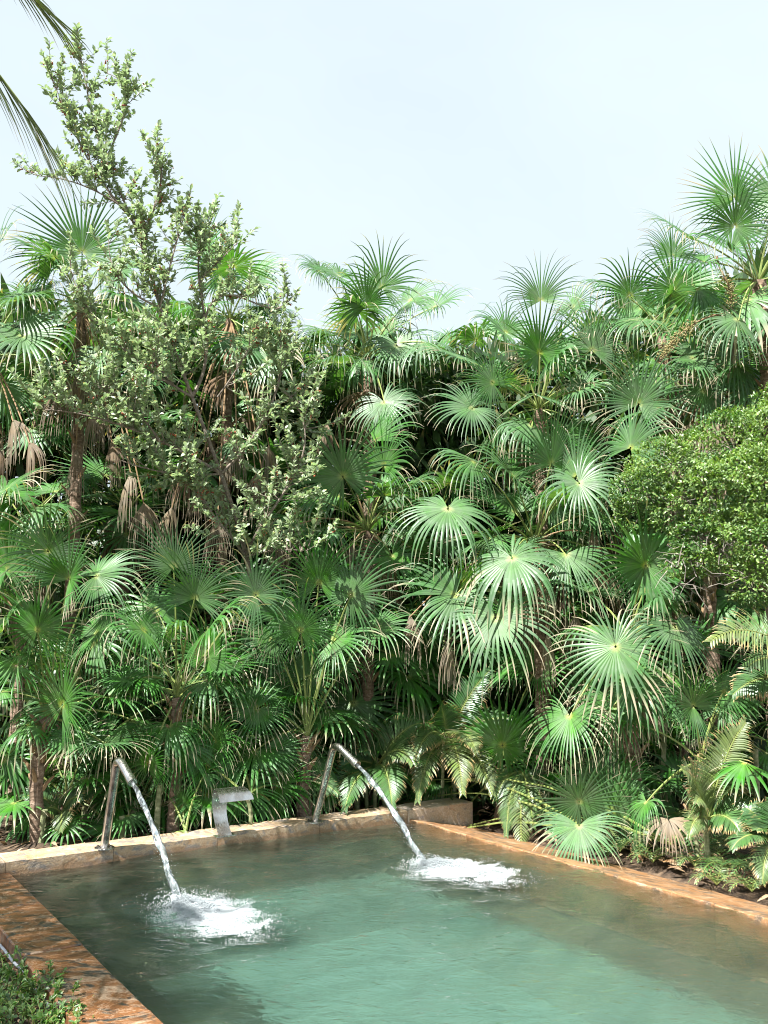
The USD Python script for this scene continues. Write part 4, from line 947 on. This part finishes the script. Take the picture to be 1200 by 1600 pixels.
def sprig_leaves(paths, rng, per, length, width, tone, spread=.9, up=.4):
    pos, dr, nm = [], [], []
    for pts in paths:
        t = unit(np.gradient(pts, axis=0))
        for _ in range(max(3, int(per * np.linalg.norm(np.diff(pts, axis=0), axis=1).sum()))):
            x = (0.18 + .82 * rng.random() ** .8) * (len(pts) - 1); i = min(int(x), len(pts) - 2); u = x - i
            pos.append(pts[i] * (1 - u) + pts[i + 1] * u)
            o = unit(rng.normal(0, 1, 3))
            dr.append(unit(t[i] * .7 + o * spread + UPV * up * .6)); nm.append(unit(UPV * .5 + SUN * .7 + rng.normal(0, .42, 3)))
    pos, dr, nm = map(np.array, (pos, dr, nm))
    n = len(pos)
    return leaf_batch(pos, dr, nm, length * rng.uniform(.65, 1.15, n), width * rng.uniform(.7, 1.15, n), np.clip(tone + rng.normal(0, .25, n), 0, 1), rng)

sh = thing('berry_shrub', 'tall slender grey green shrub with small reddish berries rising at the left', 'shrub')
rng = np.random.default_rng(55)
def pl(*pp):
    return spline([at(x, y, d) for x, y, d in pp], 24)
limbs = [
    (pl((395, 1000, 9.9), (385, 870, 9.6), (345, 740, 9.4), (300, 620, 9.3), (250, 480, 9.2), (205, 340, 9.2), (165, 250, 9.2), (140, 160, 9.3), (128, 100, 9.3)), .045, .008),
    (pl((205, 340, 9.2), (150, 270, 9.1), (105, 180, 9.1), (80, 120, 9.1)), .016, .005), (pl((165, 250, 9.2), (190, 190, 9.2), (195, 140, 9.2), (168, 115, 9.25)), .012, .004),
    (pl((230, 420, 9.2), (235, 340, 9.1), (252, 280, 9.0), (245, 240, 9.0)), .014, .005), (pl((200, 330, 9.2), (130, 290, 9.0), (60, 275, 9.0)), .01, .004),
    (pl((300, 620, 9.3), (320, 500, 9.3), (310, 420, 9.3), (330, 345, 9.4)), .02, .006), (pl((310, 440, 9.3), (350, 400, 9.3), (370, 380, 9.4)), .012, .004), (pl((320, 500, 9.3), (390, 470, 9.3), (440, 480, 9.4), (450, 470, 9.4)), .014, .005),
    (pl((345, 740, 9.4), (420, 640, 9.3), (440, 570, 9.3), (430, 510, 9.4)), .02, .006), (pl((300, 620, 9.3), (210, 560, 9.1), (150, 500, 9.0), (110, 420, 9.0)), .016, .005),
    (pl((345, 740, 9.4), (230, 680, 9.0), (140, 650, 8.9), (70, 640, 8.9)), .02, .006), (pl((250, 690, 9.0), (180, 620, 8.9), (130, 600, 8.9)), .012, .004), (pl((345, 740, 9.4), (270, 740, 9.1), (190, 720, 8.9)), .014, .005),
    (pl((385, 870, 9.6), (430, 790, 9.3), (470, 720, 9.3), (455, 620, 9.3)), .018, .006), (pl((385, 870, 9.6), (330, 800, 9.2), (300, 760, 9.1)), .014, .005), (pl((250, 480, 9.2), (190, 440, 9.0), (170, 380, 9.0)), .013, .004), (pl((250, 480, 9.2), (270, 400, 9.0), (290, 330, 9.1)), .012, .004),
    (pl((340, 620, 9.3), (380, 560, 9.2), (400, 520, 9.2)), .012, .004), (pl((300, 620, 9.3), (260, 590, 9.0), (230, 540, 8.9)), .012, .004), (pl((385, 870, 9.6), (440, 860, 9.3), (480, 860, 9.3)), .012, .004)]
v, f = tube(limbs[0][0], np.linspace(.028, .006, 24), 9, jitter=.08)
obj('trunk', v, f, M['bark'], sh)
twigs = []
for pts, ra, rb in limbs[1:]:
    v, f = tube(pts, np.linspace(ra, rb, 24), 6)
    obj('limb', v, f, M['bark'], sh)
for n_, (pts, _, _) in enumerate(limbs):
    t = unit(np.gradient(pts, axis=0))
    ln_ = np.linalg.norm(np.diff(pts, axis=0), axis=1).sum()
    lo_ = 10 if n_ == 0 else 4
    for _ in range(int(ln_ * (18 if n_ == 0 else 27))):
        i = rng.integers(lo_, 24)
        hi_part = pts[i][2] > 4.9
        if hi_part and rng.random() < .12:
            continue
        d = unit(t[i] * (.55 if hi_part else .3) + rng.normal(0, .6, 3) + UPV * .5)
        L = rng.uniform(.14, .36) * (1.0 if hi_part else 1.6)
        twigs.append(bez(pts[i], pts[i] + d * L * .5, pts[i] + d * L + UPV * L * .25, 6))
v, f = join([tube(x, np.linspace(.005, .0022, 6), 4, cap=False) for x in twigs])
tag(prim(obj('twigs', v, f, M['bark'], sh)), kind='stuff')
v, q_, tn, st = sprig_leaves(twigs, rng, 78, .072, .039, .85)
tag(prim(obj('foliage', v, q_, M['small'], sh, tone=tn, st=st)), kind='stuff')
bp = []
for x in twigs:
    if rng.random() < .3:
        c = x[rng.integers(2, 5)]
        for _ in range(rng.integers(3, 7)):
            bp.append(c + rng.normal(0, .022, 3))
v, f = blobs(np.array(bp), rng.uniform(.006, .011, len(bp)), 1)
tag(prim(obj('berries', v, f, M['berry'], sh)), kind='stuff')

# dense clipped bush at the right
bu = thing('round_bush', 'dense bright green small leaved bush at the right edge', 'bush')
rng = np.random.default_rng(66)
lumps = [(1190, 690, 8.4, 70), (1130, 690, 8.5, 60), (1085, 720, 8.5, 55), (1035, 730, 8.5, 55), (1000, 765, 8.5, 45), (1180, 760, 8.1, 75), (1110, 775, 8.2, 60), (1050, 790, 8.4, 50), (1200, 850, 7.9, 70), (1140, 840, 8.0, 55), (1105, 860, 8.1, 45), (1185, 905, 7.9, 50), (1240, 780, 8.2, 90), (1000, 800, 8.6, 40), (1240, 660, 8.6, 80), (1090, 840, 8.15, 40), (1060, 880, 8.2, 26)]
pos, nm = [], []
for (px, py, D, rp) in lumps:
    c = at(px, py, D); r_ = rp * D / FPX
    rp = rp * .86
    k = int(4600 * (rp / 60) ** 2)
    u = unit(rng.normal(0, 1, (k, 3)))
    keep = (u[:, 1] < .55)
    u = u[keep]
    wob = meshkit.fbm(u * 2.6 + c, 3, 3)
    dep = 1 + .5 * (wob - .5) - .28 * rng.random(len(u)) ** 2
    g_ = meshkit.fbm((c + u * r_) * 6, 2, 7)
    ok = g_ > .40
    pos.append((c + u * r_ * dep[:, None] * [1, 1, .85])[ok]); nm.append(u[ok])
pos, nm = np.vstack(pos), np.vstack(nm)
n = len(pos)
dr = unit(nm * .7 + rng.normal(0, .7, (n, 3)) + UPV * .35)
nn = unit(nm * .5 + UPV * .6 + SUN * .3 + rng.normal(0, .4, (n, 3)))
patch = meshkit.fbm(pos * 2.5, 3, 21)
v, q_, tn, st = leaf_batch(pos, dr, nn, rng.uniform(.026, .046, n), rng.uniform(.015, .024, n), np.clip(.5 + 3.2 * (patch - .5) + rng.normal(0, .2, n), 0, 1), rng)
tag(prim(obj('foliage', v, q_, M['bush'], bu, tone=tn, st=st)), kind='stuff')
root = at(1230, 1100, 8.5); root[2] = -.1
hub = at(1190, 900, 8.3)
v, f = tube(bez(root, (root + hub) / 2 + [.1, 0, 0], hub, 12), np.linspace(.035, .025, 12), 8)
obj('trunk', v, f, M['bark'], bu)
for (px, py, D, rp) in lumps:
    c = at(px, py, D)
    v, f = tube(bez(hub, (hub + c) / 2 - [0, 0, .12], c, 10), np.linspace(.022, .008, 10), 6)
    obj('branch', v, f, M['twig'], bu)
tw = []
for _ in range(90):
    px, py = rng.uniform(1040, 1200), rng.uniform(850, 930)
    p0 = at(px, py, rng.uniform(7.75, 8.3))
    d = unit(rng.normal(0, 1, 3) * [1, .6, .8])
    L = rng.uniform(.08, .28)
    tw.append(tube(np.array([p0, p0 + d * L * .5 + rng.normal(0, .02, 3), p0 + d * L + rng.normal(0, .03, 3)]), [.005, .0035, .002], 4, cap=False))
for _ in range(120):
    l_ = lumps[rng.integers(len(lumps))]
    c = at(*l_[:3]); r_ = l_[3] * l_[2] / FPX
    d = unit(rng.normal(0, 1, 3) + [0, -.6, 0]); tw.append(tube(np.array([c + d * r_ * .3, c + d * r_ * .7 + rng.normal(0, .02, 3), c + d * r_ * .98]), [.006, .004, .002], 4, cap=False))
v, f = join(tw)
tag(prim(obj('twigs', v, f, M['twig'], bu)), kind='stuff')

# fruit stalks of the right hand palms
def fruit(label, pts_px, D, spread, n, seed):
    t = thing('fruit_cluster', label, 'fruit')
    rng = np.random.default_rng(seed)
    pts = spline([at(x, y, D) for x, y in pts_px], 14)
    v, f = tube(pts, np.linspace(.012, .005, 14), 6)
    obj('stalk', v, f, M['petiole_dry'], t)
    k = rng.integers(6, 14, n)
    c = pts[k] + rng.normal(0, spread, (n, 3))
    v, f = blobs(c, rng.uniform(.006, .011, n), 1)
    tag(prim(obj('fruit', v, f, M['fruit'], t)), kind='stuff')
fruit('long ochre fruit stalk slanting down among the leaves at upper right', [(1140, 490), (1100, 498), (1060, 525), (1035, 555)], 9.3, .036, 330, 1)
fruit('short olive fruit bunch hanging under the tallest palm', [(1120, 400), (1128, 425), (1140, 450), (1142, 475)], 9.2, .026, 130, 2)

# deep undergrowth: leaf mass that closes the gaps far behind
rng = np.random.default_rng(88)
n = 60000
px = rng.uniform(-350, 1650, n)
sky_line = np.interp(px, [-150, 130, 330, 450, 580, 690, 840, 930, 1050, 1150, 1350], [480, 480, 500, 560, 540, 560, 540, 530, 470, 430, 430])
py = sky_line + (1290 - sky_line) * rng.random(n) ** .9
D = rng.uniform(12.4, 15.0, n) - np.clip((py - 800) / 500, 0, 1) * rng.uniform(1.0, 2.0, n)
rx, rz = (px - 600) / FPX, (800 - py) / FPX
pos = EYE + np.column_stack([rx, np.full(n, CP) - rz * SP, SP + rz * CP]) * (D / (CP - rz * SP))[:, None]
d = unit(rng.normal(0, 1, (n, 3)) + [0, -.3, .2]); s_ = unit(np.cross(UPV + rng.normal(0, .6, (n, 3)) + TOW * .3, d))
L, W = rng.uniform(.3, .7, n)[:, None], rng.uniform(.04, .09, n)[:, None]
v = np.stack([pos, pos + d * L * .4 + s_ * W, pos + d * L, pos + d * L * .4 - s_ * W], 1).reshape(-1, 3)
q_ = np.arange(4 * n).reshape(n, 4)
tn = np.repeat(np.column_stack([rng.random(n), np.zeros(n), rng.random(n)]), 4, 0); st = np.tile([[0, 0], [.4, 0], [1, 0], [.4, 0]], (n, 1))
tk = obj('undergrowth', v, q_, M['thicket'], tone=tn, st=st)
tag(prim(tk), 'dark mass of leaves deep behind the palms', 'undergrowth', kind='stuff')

# fallen leaves on the soil
n = 2600
b_ = rng.uniform(-2.5, 7.5, n); a_ = rng.uniform(-2.6, -.36, n)
k = n // 2
b_[:k] = rng.uniform(WID + .88, WID + 2.8, k); a_[:k] = rng.uniform(-.3, 5.2, k)
pos = O + b_[:, None] * B + a_[:, None] * TC
pos[:, 2] = np.where(np.arange(n) < k, -.09, .01) + rng.uniform(0, .05, n)
v, q_, tn, st = leaf_batch(pos, rng.normal(0, 1, (n, 3)) * [1, 1, .25], UPV + rng.normal(0, .35, (n, 3)), rng.uniform(.05, .2, n), rng.uniform(.012, .045, n), rng.random(n), rng, rounded=False)
tag(prim(obj('leaf_litter', v, q_, M['litter'], tone=tn, st=st)), 'brown fallen leaves on the soil under the palms', 'leaf litter', kind='stuff')

# near left corner: cable, herb patch, litter
cab = [on(-60, 1440, -.045), on(-5, 1472, -.045), on(14, 1494, -.045), on(26, 1508, -.045), on(39, 1520, -.045), on(41, 1532, -.045), on(52, 1545, -.045), on(75, 1575, -.045)]
v, f = tube(spline(cab, 60), .009, 10)
tag(prim(tobj('cable', trimesh.Trimesh(v, f, process=False), M['cable'], smooth=True)), 'thin grey cable on the dark soil beside the rust coloured coping', 'cable')
rng = np.random.default_rng(99)
herb = thing('herb_patch', 'small leaved green herbs in the bottom left corner', 'herbs', kind='stuff')
st_, tw = [], []
for _ in range(330):
    px, py = rng.uniform(-40, 140), rng.uniform(1500, 1680)
    if px > 60 + (py - 1530) * .95 + rng.uniform(-20, 25) or py < 1505 + .2 * px + 10:
        continue
    p0 = on(px, py, -.06)
    h = rng.uniform(.05, .15)
    d = unit(np.array([rng.normal(0, .5), rng.normal(0, .5), 1.0]))
    st_.append(bez(p0, p0 + UPV * h * .6, p0 + d * h, 6))
v, f = join([tube(x, np.linspace(.0025, .0015, 6), 4, cap=False) for x in st_])
obj('stems', v, f, M['petiole'], herb)
v, q_, tn, st = sprig_leaves(st_, rng, 105, .034, .017, .25, spread=1.1, up=.3)
obj('foliage', v, q_, M['bush'], herb, tone=tn, st=st)
n = 260
pos = np.array([on(x, y, -.045) for x, y in zip(rng.uniform(-60, 60, n), rng.uniform(1470, 1620, n))])
bq = (pos - O) @ B
pos = pos[bq < -.37]; n = len(pos)
v, q_, tn, st = leaf_batch(pos, rng.normal(0, 1, (n, 3)) * [1, 1, .2], UPV + rng.normal(0, .3, (n, 3)), rng.uniform(.02, .05, n), rng.uniform(.01, .02, n), rng.uniform(.5, 1, n), rng)
tag(prim(obj('wood_chips', v, q_, M['litter'], tone=tn, st=st)), 'pale wood chips and leaf bits scattered beside the grey cable', 'wood chips', kind='stuff')
